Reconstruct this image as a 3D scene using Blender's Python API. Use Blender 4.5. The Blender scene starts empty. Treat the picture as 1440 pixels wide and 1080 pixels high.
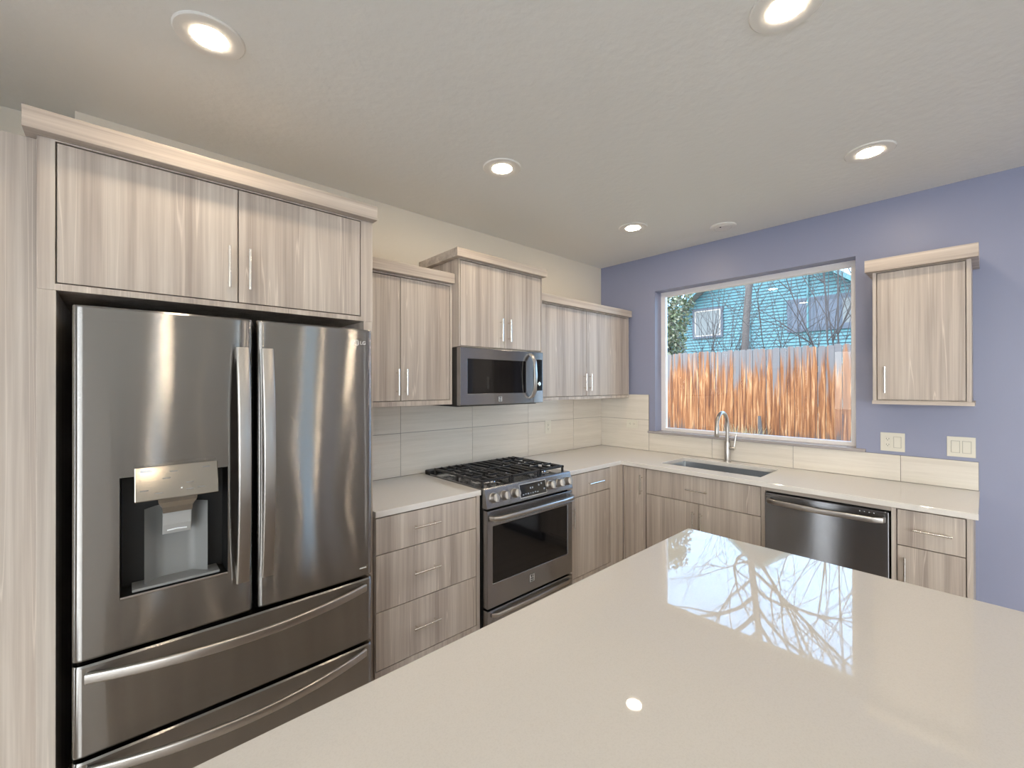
import bpy, bmesh, math, random
from mathutils import Vector, Matrix
random.seed(7)
S = bpy.context.scene
COL = S.collection
R = math.radians

# ------------------------------------------------------------------ camera
F_PX = 607.31
cam_d = bpy.data.cameras.new('camera')
cam_d.sensor_fit = 'HORIZONTAL'
cam_d.sensor_width = 36.0
cam_d.lens = F_PX / 1440.0 * 36.0
cam_d.clip_start = 0.02
cam = bpy.data.objects.new('camera', cam_d)
COL.objects.link(cam)
fw = Vector((0.67309919, 0.73954804, 0.00248468))
rt = Vector((0.7395521, -0.67309712, -0.00171861))
up = rt.cross(fw)
cam.matrix_world = Matrix(((rt.x, up.x, -fw.x, -3.5956), (rt.y, up.y, -fw.y, -2.6142), (rt.z, up.z, -fw.z, 1.5167), (0, 0, 0, 1)))
S.camera = cam

# ------------------------------------------------------------------ sky, exposure
w = bpy.data.worlds.new('sky')
S.world = w
w.use_nodes = True
wn = w.node_tree.nodes; wl = w.node_tree.links
bg = wn['Background']
SKY_STRENGTH = 5.2   # beyond the kitchen window
SKY_REAR = 7.4       # unseen side behind the viewpoint, raised for fill light
tc = wn.new('ShaderNodeTexCoord'); sx = wn.new('ShaderNodeSeparateXYZ'); rp = wn.new('ShaderNodeValToRGB')
wl.new(tc.outputs['Generated'], sx.inputs[0]); wl.new(sx.outputs['Z'], rp.inputs[0]); wl.new(rp.outputs[0], bg.inputs['Color'])
rp2 = wn.new('ShaderNodeValToRGB'); mixs = wn.new('ShaderNodeMix'); mixs.data_type = 'RGBA'; mrx = wn.new('ShaderNodeMapRange')
mrx.inputs[1].default_value = -0.3; mrx.inputs[2].default_value = 0.3
wl.new(sx.outputs['X'], mrx.inputs[0]); wl.new(mrx.outputs[0], mixs.inputs[0]); wl.new(sx.outputs['Z'], rp2.inputs[0])
wl.new(rp2.outputs[0], mixs.inputs[6]); wl.new(rp.outputs[0], mixs.inputs[7]); wl.new(mixs.outputs[2], bg.inputs['Color'])
mrs = wn.new('ShaderNodeMapRange'); mrs.inputs[1].default_value = -0.3; mrs.inputs[2].default_value = 0.3
mrs.inputs[3].default_value = SKY_REAR; mrs.inputs[4].default_value = SKY_STRENGTH
wl.new(sx.outputs['X'], mrs.inputs[0]); wl.new(mrs.outputs[0], bg.inputs['Strength'])
rp2.color_ramp.elements[0].color = (1.0, 0.97, 0.93, 1); rp2.color_ramp.elements[1].position = 0.8; rp2.color_ramp.elements[1].color = (0.80, 0.89, 1.0, 1)
rp.color_ramp.elements[0].position = 0.0; rp.color_ramp.elements[0].color = (0.42, 0.70, 1.0, 1)
rp.color_ramp.elements[1].position = 0.8; rp.color_ramp.elements[1].color = (0.33, 0.56, 1.0, 1)
LAMP = 140.0
LAMP_COL = (1.0, 0.82, 0.60)
S.view_settings.view_transform = 'Standard'
S.view_settings.look = 'None'
S.view_settings.gamma = 1.0
S.view_settings.use_curve_mapping = False
S.view_settings.exposure = 0.25
S.cycles.use_denoising = True
S.cycles.max_bounces = 10
S.cycles.diffuse_bounces = 6
S.cycles.sample_clamp_indirect = 6.0

# ------------------------------------------------------------------ materials
def new_mat(name):
    m = bpy.data.materials.new(name); m.use_nodes = True
    nt = m.node_tree
    return m, nt, nt.nodes['Principled BSDF']
def plain(name, col, rough=0.5, metal=0.0, spec=0.5, bump=None, coat=0.0):
    m, nt, b = new_mat(name)
    b.inputs['Base Color'].default_value = (*col, 1); b.inputs['Roughness'].default_value = rough
    b.inputs['Metallic'].default_value = metal; b.inputs['Specular IOR Level'].default_value = spec
    b.inputs['Coat Weight'].default_value = coat
    if bump:
        sc, st, di = bump
        t = nt.nodes.new('ShaderNodeTexCoord'); n = nt.nodes.new('ShaderNodeTexNoise'); bp = nt.nodes.new('ShaderNodeBump')
        n.inputs['Scale'].default_value = sc; n.inputs['Detail'].default_value = 4
        bp.inputs['Strength'].default_value = st; bp.inputs['Distance'].default_value = di
        nt.links.new(t.outputs['Object'], n.inputs['Vector']); nt.links.new(n.outputs['Fac'], bp.inputs['Height'])
        nt.links.new(bp.outputs[0], b.inputs['Normal'])
    return m
def emis(name, col, s):
    m = bpy.data.materials.new(name); m.use_nodes = True
    nt = m.node_tree; nt.nodes.clear()
    e = nt.nodes.new('ShaderNodeEmission'); o = nt.nodes.new('ShaderNodeOutputMaterial')
    e.inputs['Color'].default_value = (*col, 1); e.inputs['Strength'].default_value = s
    nt.links.new(e.outputs[0], o.inputs[0]); return m
def streaks(name, scl, cols, rough=0.4, fine=1.0, line=0.5, coat=0.0):
    """Pale laminate with grain running along the axis whose scale is small."""
    m, nt, b = new_mat(name); N = nt.nodes; L = nt.links
    t = N.new('ShaderNodeTexCoord'); oi = N.new('ShaderNodeObjectInfo')
    mul = N.new('ShaderNodeMath'); mul.operation = 'MULTIPLY'; mul.inputs[1].default_value = 37.0
    L.new(oi.outputs['Random'], mul.inputs[0])
    add = N.new('ShaderNodeVectorMath'); add.operation = 'ADD'
    L.new(t.outputs['Object'], add.inputs[0]); L.new(mul.outputs[0], add.inputs[1])
    def noise(k, det, ro):
        mp = N.new('ShaderNodeMapping'); mp.inputs['Scale'].default_value = tuple(s * k for s in scl)
        L.new(add.outputs[0], mp.inputs['Vector'])
        n = N.new('ShaderNodeTexNoise'); n.inputs['Scale'].default_value = 1.0
        n.inputs['Detail'].default_value = det; n.inputs['Roughness'].default_value = ro
        L.new(mp.outputs[0], n.inputs['Vector']); return n
    n1 = noise(1.0, 3, 0.55); n2 = noise(5.0, 3, 0.6); n3 = noise(1.7, 1, 0.4)
    mx = N.new('ShaderNodeMix'); mx.data_type = 'FLOAT'; mx.inputs[0].default_value = 0.38 * fine
    L.new(n1.outputs['Fac'], mx.inputs[2]); L.new(n2.outputs['Fac'], mx.inputs[3])
    r = N.new('ShaderNodeValToRGB'); e = r.color_ramp.elements
    e[0].position = 0.36; e[0].color = (*cols[0], 1); e[1].position = 0.66; e[1].color = (*cols[2], 1)
    k = e.new(0.50); k.color = (*cols[1], 1)
    L.new(mx.outputs[0], r.inputs[0])
    # thin pale lines
    sb = N.new('ShaderNodeMath'); sb.operation = 'SUBTRACT'; sb.inputs[1].default_value = 0.56
    ab = N.new('ShaderNodeMath'); ab.operation = 'ABSOLUTE'
    lt = N.new('ShaderNodeMapRange'); lt.inputs[1].default_value = 0.0; lt.inputs[2].default_value = 0.010
    lt.inputs[3].default_value = line; lt.inputs[4].default_value = 0.0
    L.new(n3.outputs['Fac'], sb.inputs[0]); L.new(sb.outputs[0], ab.inputs[0]); L.new(ab.outputs[0], lt.inputs[0])
    m2 = N.new('ShaderNodeMix'); m2.data_type = 'RGBA'
    L.new(lt.outputs[0], m2.inputs[0]); L.new(r.outputs[0], m2.inputs[6]); m2.inputs[7].default_value = (*[min(1, c * 1.25) for c in cols[2]], 1)
    L.new(m2.outputs[2], b.inputs['Base Color'])
    b.inputs['Roughness'].default_value = rough; b.inputs['Coat Weight'].default_value = coat
    return m
WC = ((0.37, 0.31, 0.27), (0.50, 0.435, 0.38), (0.64, 0.575, 0.51))
WOODV = streaks('wood_upright_grain', (16, 16, 0.35), WC)
WOODX = streaks('wood_grain_along_range_wall', (0.4, 18, 18), WC, line=0.25)
WOODY = streaks('wood_grain_along_window_wall', (18, 0.4, 18), WC, line=0.25)
TC = ((0.68, 0.63, 0.555), (0.73, 0.68, 0.605), (0.78, 0.73, 0.655))
TILE = streaks('tile', (1.2, 1.2, 34), TC, rough=0.22, line=0.1)
GROUT = plain('grout', (0.24, 0.22, 0.20), 0.9)

def steel(name, col, rough, aniso=0.8, groove=0.2, wave=0.008):
    m, nt, b = new_mat(name); N = nt.nodes; L = nt.links
    b.inputs['Metallic'].default_value = 1.0; b.inputs['Roughness'].default_value = rough
    b.inputs['Anisotropic'].default_value = aniso; b.inputs['Anisotropic Rotation'].default_value = 0.25
    tq = N.new('ShaderNodeTexCoord'); 
    q1 = N.new('ShaderNodeVectorMath'); q1.operation = 'SCALE'; q1.inputs['Scale'].default_value = 7919.0; L.new(tq.outputs['Object'], q1.inputs[0])
    wnz = N.new('ShaderNodeTexWhiteNoise'); wnz.noise_dimensions = '3D'; L.new(q1.outputs[0], wnz.inputs['Vector'])
    q3 = N.new('ShaderNodeMapRange'); q3.inputs[3].default_value = -groove; q3.inputs[4].default_value = groove; L.new(wnz.outputs['Value'], q3.inputs[0])
    cz_ = N.new('ShaderNodeCombineXYZ'); L.new(q3.outputs[0], cz_.inputs['Z'])
    # slow waviness of the sheet
    mw_ = N.new('ShaderNodeMapping'); mw_.inputs['Scale'].default_value = (2.2, 2.2, 1.3); L.new(tq.outputs['Object'], mw_.inputs[0])
    nw = N.new('ShaderNodeTexNoise'); nw.inputs['Scale'].default_value = 1; nw.inputs['Detail'].default_value = 1; L.new(mw_.outputs[0], nw.inputs['Vector'])
    bw = N.new('ShaderNodeBump'); bw.inputs['Strength'].default_value = 1; bw.inputs['Distance'].default_value = wave; L.new(nw.outputs['Fac'], bw.inputs['Height'])
    va_ = N.new('ShaderNodeVectorMath'); va_.operation = 'ADD'; L.new(bw.outputs[0], va_.inputs[0]); L.new(cz_.outputs[0], va_.inputs[1])
    vn_ = N.new('ShaderNodeVectorMath'); vn_.operation = 'NORMALIZE'; L.new(va_.outputs[0], vn_.inputs[0]); L.new(vn_.outputs[0], b.inputs['Normal'])
    tg = N.new('ShaderNodeTangent'); tg.direction_type = 'RADIAL'; tg.axis = 'Z'
    L.new(tg.outputs[0], b.inputs['Tangent'])
    t = N.new('ShaderNodeTexCoord'); mp = N.new('ShaderNodeMapping'); mp.inputs['Scale'].default_value = (1.5, 1.5, 260)
    n = N.new('ShaderNodeTexNoise'); n.inputs['Scale'].default_value = 1.0; n.inputs['Detail'].default_value = 2
    r = N.new('ShaderNodeValToRGB')
    r.color_ramp.elements[0].position = 0.3; r.color_ramp.elements[0].color = (*[c * 0.985 for c in col], 1)
    r.color_ramp.elements[1].position = 0.7; r.color_ramp.elements[1].color = (*[min(1, c * 1.015) for c in col], 1)
    L.new(t.outputs['Object'], mp.inputs[0]); L.new(mp.outputs[0], n.inputs['Vector']); L.new(n.outputs['Fac'], r.inputs[0])
    L.new(r.outputs[0], b.inputs['Base Color'])
    return m
STEEL_F = steel('fridge_brushed_steel', (0.335, 0.325, 0.315), 0.135, 1.0, 0.38, 0.012)
STEEL = steel('brushed_steel', (0.35, 0.352, 0.36), 0.2, 0.9, 0.2, 0.004)
STEEL_D = steel('dishwasher_steel', (0.235, 0.24, 0.255), 0.18, 1.0, 0.22, 0.006)
STEEL_H = plain('satin_steel', (0.50, 0.475, 0.45), 0.30, 1.0)
NICKEL = plain('brushed_nickel', (0.82, 0.80, 0.76), 0.22, 1.0)
CHROME = plain('bright_metal', (0.80, 0.79, 0.77), 0.15, 1.0)
BLACKP = plain('black_plastic', (0.010, 0.010, 0.010), 0.45)
BLACKG = plain('black_glass', (0.006, 0.006, 0.007), 0.06, 0, 0.5)
IRON = plain('cast_iron', (0.016, 0.016, 0.018), 0.26, 0.0, 0.6)
GREYP = plain('grey_plastic', (0.22, 0.225, 0.225), 0.35)
PANELG = plain('smoked_panel', (0.33, 0.30, 0.26), 0.12, 0.75)
WHITE = plain('white_trim', (0.80, 0.78, 0.74), 0.4)
VINYL = plain('vinyl_frame', (0.86, 0.83, 0.83), 0.35)
ALMOND = plain('light_almond_plastic', (0.72, 0.69, 0.60), 0.3)
DARKHOLE = plain('dark_slot', (0.03, 0.03, 0.03), 0.6)
EMBLEM = plain('pale_emblem_metal', (.85, .85, .84), .4, .2)
LIGHTMARK = plain('pale_print', (0.75, 0.78, 0.80), 0.4)
CEIL = plain('ceiling_paint', (0.80, 0.80, 0.775), 0.8, 0, 0.3, (28, 0.35, 0.006))
TAUPE = plain('taupe_paint', (0.43, 0.41, 0.385), 0.6)
CREAM = plain('cream_paint', (0.78, 0.72, 0.62), 0.6, 0, 0.35, (60, 0.15, 0.003))
LILAC = plain('lavender_blue_paint', (0.285, 0.305, 0.425), 0.38, 0, 0.4, (60, 0.15, 0.003))
SILLM = plain('grey_stone_sill', (0.36, 0.33, 0.33), 0.25)
SINKM = plain('sink_steel', (0.50, 0.52, 0.54), 0.33, 1.0)

def quartz(name, lo, hi):
    m, nt, b = new_mat(name); N = nt.nodes; L = nt.links
    t = N.new('ShaderNodeTexCoord'); n = N.new('ShaderNodeTexNoise'); n.inputs['Scale'].default_value = 350; n.inputs['Detail'].default_value = 2
    r = N.new('ShaderNodeValToRGB')
    r.color_ramp.elements[0].position = 0.30; r.color_ramp.elements[0].color = (*lo, 1)
    r.color_ramp.elements[1].position = 0.55; r.color_ramp.elements[1].color = (*hi, 1)
    L.new(t.outputs['Object'], n.inputs['Vector']); L.new(n.outputs['Fac'], r.inputs[0]); L.new(r.outputs[0], b.inputs['Base Color'])
    b.inputs['Roughness'].default_value = 0.022; b.inputs['IOR'].default_value = 1.55
    return m
QUARTZ_LIT = quartz('quartz_lit_tone', (0.71, 0.685, 0.65), (0.74, 0.715, 0.68))  # same stone as the island; window light on the counters put into the colour
QUARTZ_DIM = quartz('quartz_dim_tone', (0.555, 0.535, 0.505), (0.585, 0.565, 0.535))  # dimmer copy of the counter quartz; the darker exposure is in its colour
def glass():
    m = bpy.data.materials.new('window_glass'); m.use_nodes = True
    nt = m.node_tree; nt.nodes.clear(); N = nt.nodes; L = nt.links
    o = N.new('ShaderNodeOutputMaterial'); mx = N.new('ShaderNodeMixShader'); tr = N.new('ShaderNodeBsdfTransparent')
    gl = N.new('ShaderNodeBsdfGlossy'); gl.inputs['Roughness'].default_value = 0.0
    fr = N.new('ShaderNodeFresnel'); fr.inputs['IOR'].default_value = 1.45
    tr.inputs['Color'].default_value = (0.93, 0.96, 0.96, 1)
    L.new(fr.outputs[0], mx.inputs[0]); L.new(tr.outputs[0], mx.inputs[1]); L.new(gl.outputs[0], mx.inputs[2]); L.new(mx.outputs[0], o.inputs[0])
    return m
GLASS = glass()
def floor_mat():
    m, nt, b = new_mat('wood_floor'); N = nt.nodes; L = nt.links
    t = N.new('ShaderNodeTexCoord'); mp = N.new('ShaderNodeMapping'); mp.inputs['Scale'].default_value = (1, 1, 1)
    br = N.new('ShaderNodeTexBrick'); br.inputs['Scale'].default_value = 1.0
    br.inputs['Brick Width'].default_value = 1.2; br.inputs['Row Height'].default_value = 0.13; br.inputs['Mortar Size'].default_value = 0.002
    br.inputs['Color1'].default_value = (0.50, 0.43, 0.36, 1); br.inputs['Color2'].default_value = (0.44, 0.375, 0.31, 1); br.inputs['Mortar'].default_value = (0.1, 0.07, 0.05, 1)
    L.new(t.outputs['Object'], mp.inputs[0]); L.new(mp.outputs[0], br.inputs['Vector']); L.new(br.outputs['Color'], b.inputs['Base Color'])
    b.inputs['Roughness'].default_value = 0.35
    return m
FLOOR = floor_mat()

# ------------------------------------------------------------------ geometry helpers
def box(bm, x0, x1, y0, y1, z0, z1, b=0.0, seg=2):
    if x0 > x1: x0, x1 = x1, x0
    if y0 > y1: y0, y1 = y1, y0
    if z0 > z1: z0, z1 = z1, z0
    vs = [bm.verts.new(p) for p in ((x0, y0, z0), (x1, y0, z0), (x1, y1, z0), (x0, y1, z0), (x0, y0, z1), (x1, y0, z1), (x1, y1, z1), (x0, y1, z1))]
    fs = [bm.faces.new([vs[i] for i in q]) for q in ((0, 3, 2, 1), (4, 5, 6, 7), (0, 1, 5, 4), (1, 2, 6, 5), (2, 3, 7, 6), (3, 0, 4, 7))]
    if b > 0:
        es = list({e for f in fs for e in f.edges})
        bmesh.ops.bevel(bm, geom=es, offset=b, segments=seg, affect='EDGES', profile=0.5)
def fbox(bm, face, a0, a1, d0, d1, z0, z1, b=0.0):
    """a runs along the wall, d is the distance out from it."""
    if face == 'R': box(bm, a0, a1, -d1, -d0, z0, z1, b)
    else: box(bm, -d1, -d0, a0, a1, z0, z1, b)
def fp(face, a, d, z):
    return Vector((a, -d, z)) if face == 'R' else Vector((-d, a, z))
def tube(bm, pts, rad, n=10, cap=True):
    pts = [Vector(p) for p in pts]
    rr = rad if isinstance(rad, (list, tuple)) else [rad] * len(pts)
    rings = []; prev = None
    for i, p in enumerate(pts):
        t = (pts[min(i + 1, len(pts) - 1)] - pts[max(i - 1, 0)]).normalized()
        if prev is None:
            ref = Vector((0, 0, 1)) if abs(t.z) < 0.9 else Vector((1, 0, 0))
            s = t.cross(ref).normalized()
        else:
            s = (prev - t * prev.dot(t)).normalized()
        prev = s; q = t.cross(s)
        rings.append([bm.verts.new(p + (s * math.cos(2 * math.pi * k / n) + q * math.sin(2 * math.pi * k / n)) * rr[i]) for k in range(n)])
    for a, b in zip(rings, rings[1:]):
        for k in range(n): bm.faces.new((a[k], a[(k + 1) % n], b[(k + 1) % n], b[k]))
    if cap:
        bm.faces.new(rings[0][::-1]); bm.faces.new(rings[-1])
def sweep(bm, pts, prof, ref):
    """Sweep a closed 2D profile (u across, v along ref) along pts."""
    pts = [Vector(p) for p in pts]; ref = Vector(ref); rings = []
    for i, p in enumerate(pts):
        t = (pts[min(i + 1, len(pts) - 1)] - pts[max(i - 1, 0)]).normalized()
        s = t.cross(ref).normalized(); q = s.cross(t)
        rings.append([bm.verts.new(p + s * u + q * v) for u, v in prof])
    n = len(prof)
    for a, b in zip(rings, rings[1:]):
        for k in range(n): bm.faces.new((a[k], a[(k + 1) % n], b[(k + 1) % n], b[k]))
    bm.faces.new(rings[0][::-1]); bm.faces.new(rings[-1])
def rrect(w, h, r, n=3):
    out = []
    for cx, cy, a0 in ((w / 2 - r, h / 2 - r, 0), (-w / 2 + r, h / 2 - r, 90), (-w / 2 + r, -h / 2 + r, 180), (w / 2 - r, -h / 2 + r, 270)):
        for k in range(n + 1):
            a = R(a0 + 90 * k / n); out.append((cx + r * math.cos(a), cy + r * math.sin(a)))
    return out
def lathe(bm, prof, o, axis='z', n=32):
    """prof: (radius, height) list turned about an axis through o."""
    o = Vector(o); rings = []
    for r_, h in prof:
        ring = []
        for k in range(n):
            a = 2 * math.pi * k / n; c, s = r_ * math.cos(a), r_ * math.sin(a)
            d = {'z': Vector((c, s, h)), 'y': Vector((c, h, s)), 'x': Vector((h, c, s))}[axis]
            ring.append(bm.verts.new(o + d))
        rings.append(ring)
    for a, b in zip(rings, rings[1:]):
        for k in range(n): bm.faces.new((a[k], a[(k + 1) % n], b[(k + 1) % n], b[k]))
    if prof[0][0] > 1e-6: bm.faces.new(rings[0])
    if prof[-1][0] > 1e-6: bm.faces.new(rings[-1])
    bmesh.ops.remove_doubles(bm, verts=[v for rg in rings for v in rg], dist=1e-6)
def cells(bm, fn, us, vs, w0, w1, keep):
    """A slab made of grid cells, holes where keep() is false, with closed rims."""
    cache = {}
    def V(i, j, k):
        if (i, j, k) not in cache: cache[(i, j, k)] = bm.verts.new(fn(us[i], vs[j], w1 if k else w0))
        return cache[(i, j, k)]
    nu, nv = len(us) - 1, len(vs) - 1
    K = [[keep((us[i] + us[i + 1]) / 2, (vs[j] + vs[j + 1]) / 2) for j in range(nv)] for i in range(nu)]
    def on(i, j): return 0 <= i < nu and 0 <= j < nv and K[i][j]
    for i in range(nu):
        for j in range(nv):
            if not K[i][j]: continue
            bm.faces.new((V(i, j, 0), V(i, j + 1, 0), V(i + 1, j + 1, 0), V(i + 1, j, 0)))
            bm.faces.new((V(i, j, 1), V(i + 1, j, 1), V(i + 1, j + 1, 1), V(i, j + 1, 1)))
            if not on(i - 1, j): bm.faces.new((V(i, j, 0), V(i, j, 1), V(i, j + 1, 1), V(i, j + 1, 0)))
            if not on(i + 1, j): bm.faces.new((V(i + 1, j, 0), V(i + 1, j + 1, 0), V(i + 1, j + 1, 1), V(i + 1, j, 1)))
            if not on(i, j - 1): bm.faces.new((V(i, j, 0), V(i + 1, j, 0), V(i + 1, j, 1), V(i, j, 1)))
            if not on(i, j + 1): bm.faces.new((V(i, j + 1, 0), V(i, j + 1, 1), V(i + 1, j + 1, 1), V(i + 1, j + 1, 0)))
def uniq(l):
    out = []
    for v in sorted(l):
        if not out or v - out[-1] > 1e-5: out.append(v)
    return out

ORG = {}
def thing(name, label, cat, loc=(0, 0, 0), group=None):
    o = bpy.data.objects.new(name, None); COL.objects.link(o); o.location = loc
    o.empty_display_size = 0.05
    o['label'] = label; o['category'] = cat
    if group: o['group'] = group
    ORG[o] = Vector(loc); return o
def obj(name, bm, m, parent=None, smooth=False, bevel=0.0, org=None):
    bmesh.ops.recalc_face_normals(bm, faces=bm.faces[:])
    off = ORG[parent] if parent is not None else Vector(org or (0, 0, 0))
    if off.length: bmesh.ops.translate(bm, verts=bm.verts[:], vec=-off)
    me = bpy.data.meshes.new(name); bm.to_mesh(me); bm.free()
    o = bpy.data.objects.new(name, me); COL.objects.link(o); me.materials.append(m)
    if smooth:
        for p in me.polygons: p.use_smooth = True
        me.set_sharp_from_angle(angle=R(smooth if smooth is not True else 40))
    if parent is not None: o.parent = parent; ORG[o] = off
    else:
        o.location = off; ORG[o] = off
    if bevel:
        b = o.modifiers.new('edge', 'BEVEL'); b.width = bevel; b.segments = 2; b.limit_method = 'ANGLE'; b.angle_limit = R(40)
    return o
def tag(o, label, cat, group=None, kind=None):
    o['label'] = label; o['category'] = cat
    if group: o['group'] = group
    if kind: o['kind'] = kind
    return o
def struct(name, bm, m, parent=None):
    o = obj(name, bm, m, parent)
    if parent is None: o['kind'] = 'structure'
    return o
def B(*boxes, b=0.0):
    bm = bmesh.new()
    for q in boxes: box(bm, *q, b)
    return bm
def text_mesh(name, txt, size, mat, parent, mw, ext=0.0006):
    cu = bpy.data.curves.new(name, 'FONT'); cu.body = txt; cu.size = size; cu.extrude = ext
    cu.align_x = 'CENTER'; cu.align_y = 'CENTER'
    t = bpy.data.objects.new(name, cu); COL.objects.link(t)
    dg = bpy.context.evaluated_depsgraph_get(); me = bpy.data.meshes.new_from_object(t.evaluated_get(dg))
    bpy.data.objects.remove(t)
    me.transform(mw); me.transform(Matrix.Translation(-ORG[parent])); me.materials.clear(); me.materials.append(mat)
    o = bpy.data.objects.new(name, me); COL.objects.link(o); o.parent = parent; ORG[o] = ORG[parent]
    return o
FACE_R = Matrix(((1, 0, 0, 0), (0, 0, -1, 0), (0, 1, 0, 0), (0, 0, 0, 1)))       # text reading on a front that looks to -y

# ------------------------------------------------------------------ room shell
H = 2.69
YB, XL = -10.2, -6.2
struct('floor', B((XL - .15, 0.15, YB - .15, 0.31, -0.1, 0)), FLOOR)
struct('ceiling', B((XL - .15, 0.15, YB - .15, 0.31, H, H + 0.1)), CEIL)
struct('wall_back', B((-3.735, 0.15, 0.0, 0.31, 0, H)), CREAM)
struct('wall_alcove', B((XL, -3.735, 0.16, 0.31, 0, H)), CREAM)
WY0, WY1, WZ0, WZ1 = -2.034, -0.592, 1.08, 2.364
bm = bmesh.new()
cells(bm, lambda u, v, q: (q, u, v), [YB, -8.4, -4.4, WY0, WY1, 0.0], [0, 0.5, WZ0, WZ1, 2.4, H], 0.0, 0.15, lambda u, v: not ((WY0 < u < WY1 and WZ0 < v < WZ1) or (-8.4 < u < -4.4 and 0.5 < v < 2.4)))
struct('wall_right', bm, LILAC)
# far side of the room behind the viewpoint: a glazed door, a window and side glazing, its long window added for fill
REAR = [(-0.85, -0.20, 0.06, 2.40), (-3.25, -2.85, 0.5, 2.15)]
def in_any(u, v, L): return any(a < u < b and c < v < d for a, b, c, d in L)
bm = bmesh.new()
cells(bm, lambda u, v, q: (u, q, v), uniq([XL, 0.15] + [k for r in REAR for k in r[:2]]), uniq([0, H] + [k for r in REAR for k in r[2:]]), YB - 0.15, YB, lambda u, v: not in_any(u, v, REAR))
struct('wall_rear', bm, TAUPE)
SIDE = [(-1.0, -0.6, 0.06, 2.2), (-9.2, -2.3, 0.06, 2.5)]
bm = bmesh.new()
cells(bm, lambda u, v, q: (q, u, v), uniq([YB - .15, 0.31] + [k for r in SIDE for k in r[:2]]), uniq([0, H] + [k for r in SIDE for k in r[2:]]), XL - 0.15, XL, lambda u, v: not in_any(u, v, SIDE))
struct('wall_left', bm, TAUPE)
def window(name, axis, q0, q1, a0, a1, z0, z1, fr=0.045):
    """Frame between depths q0..q1; axis x: sits in a wall facing x."""
    fn = (lambda u, v, q: (q, u, v)) if axis == 'x' else (lambda u, v, q: (u, q, v))
    bm = bmesh.new()
    cells(bm, fn, [a0, a0 + fr, a1 - fr, a1], [z0, z0 + fr, z1 - fr, z1], q0, q1, lambda u, v: not (a0 + fr < u < a1 - fr and z0 + fr < v < z1 - fr))
    o = obj(name, bm, VINYL, None, bevel=0.003); o['kind'] = 'structure'
    bm = bmesh.new(); qm = (q0 + q1) / 2
    g = 0.008
    vs = [bm.verts.new(fn(u, v, qm)) for u, v in ((a0 + g, z0 + g), (a1 - g, z0 + g), (a1 - g, z1 - g), (a0 + g, z1 - g))]
    bm.faces.new(vs)
    obj('glass', bm, GLASS, o)
    return o
win = window('window_1', 'x', 0.105, 0.148, WY0, WY1, WZ0 + 0.002, WZ1, 0.042)
window('door_1', 'y', YB - .10, YB - .04, *REAR[0], fr=0.06)
window('window_2', 'y', YB - .10, YB - .04, *REAR[1])
window('fill_window_right', 'x', 0.05, 0.11, -8.4, -4.4, 0.5, 2.4)  # unseen window added for cool fill light
window('door_2', 'x', XL - .10, XL - .04, *SIDE[0], fr=0.06)
window('fill_window_left', 'x', XL - .10, XL - .04, *SIDE[1])  # long unseen window added to flood the room with fill light
o = struct('trim_1', B((-0.032, 0.104, -2.086, -0.532, 1.078, 1.098), b=0.003), SILLM)

# ------------------------------------------------------------------ ceiling fixtures
LENS = emis('lamp_lens', LAMP_COL, LAMP)
def make_light(loc, label):
    t = thing('ceiling_light', label, 'ceiling light', loc, 'recessed ceiling lights')
    bm = bmesh.new(); lathe(bm, [(0.103, 0), (0.103, -0.003), (0.099, -0.0065), (0.086, -0.0075), (0.061, -0.0075), (0.053, -0.006), (0.053, 0.0)], loc, n=48)
    obj('trim', bm, WHITE, t, smooth=35)
    bm = bmesh.new(); lathe(bm, [(0.0525, -0.001), (0.052, -0.0065), (0.042, -0.0085), (0.025, -0.0092), (0.0, -0.0095)], loc, n=40)
    obj('lens', bm, LENS, t, smooth=True)
    return t
L0 = make_light((-3.37, -0.86, H), 'recessed ceiling light above the refrigerator, at the upper left of the photo')
def dup(root, loc, label):
    r = root.copy(); COL.objects.link(r); r.location = loc; r['label'] = label
    for ch in root.children:
        c = ch.copy(); COL.objects.link(c); c.parent = r
        for g in ch.children:
            d = g.copy(); COL.objects.link(d); d.parent = c
    return r
dup(L0, (-2.066, -0.857, H), 'recessed ceiling light in front of the cupboard over the microwave')
dup(L0, (-0.765, -0.845, H), 'recessed ceiling light nearest the back corner, left of the blank white disc')
dup(L0, (-2.066, -2.20, H), 'recessed ceiling light cut off by the top edge of the photo')
dup(L0, (-0.80, -2.222, H), 'recessed ceiling light above the single cupboard on the lavender wall')
for x, y in ((-3.37, -2.2), (-2.07, -3.55), (-3.40, -9.25), (-1.95, -9.25), (-0.65, -9.2), (-3.37, -4.9), (-2.07, -4.9), (-0.78, -4.9)):  # middle row added for fridge streaks and fill; far row follows its reflections
    dup(L0, (x, y, H), 'recessed ceiling light over the room behind the island, unseen, for light and reflections')
t = thing('ceiling_cover', 'round blank white disc on the ceiling near the window wall', 'ceiling cover', (-0.29, -1.306, H))
bm = bmesh.new(); lathe(bm, [(0.088, 0), (0.088, -0.006), (0.082, -0.011), (0.06, -0.013), (0.058, -0.010), (0.054, -0.010), (0.052, -0.014), (0, -0.015)], (-0.29, -1.306, H), n=48)
obj('cover', bm, WHITE, t, smooth=35)
bm = bmesh.new(); lathe(bm, [(0.006, -0.014), (0.006, -0.017), (0, -0.018)], (-0.325, -1.30, H), n=12)
obj('dark_dot', bm, DARKHOLE, t)

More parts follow.
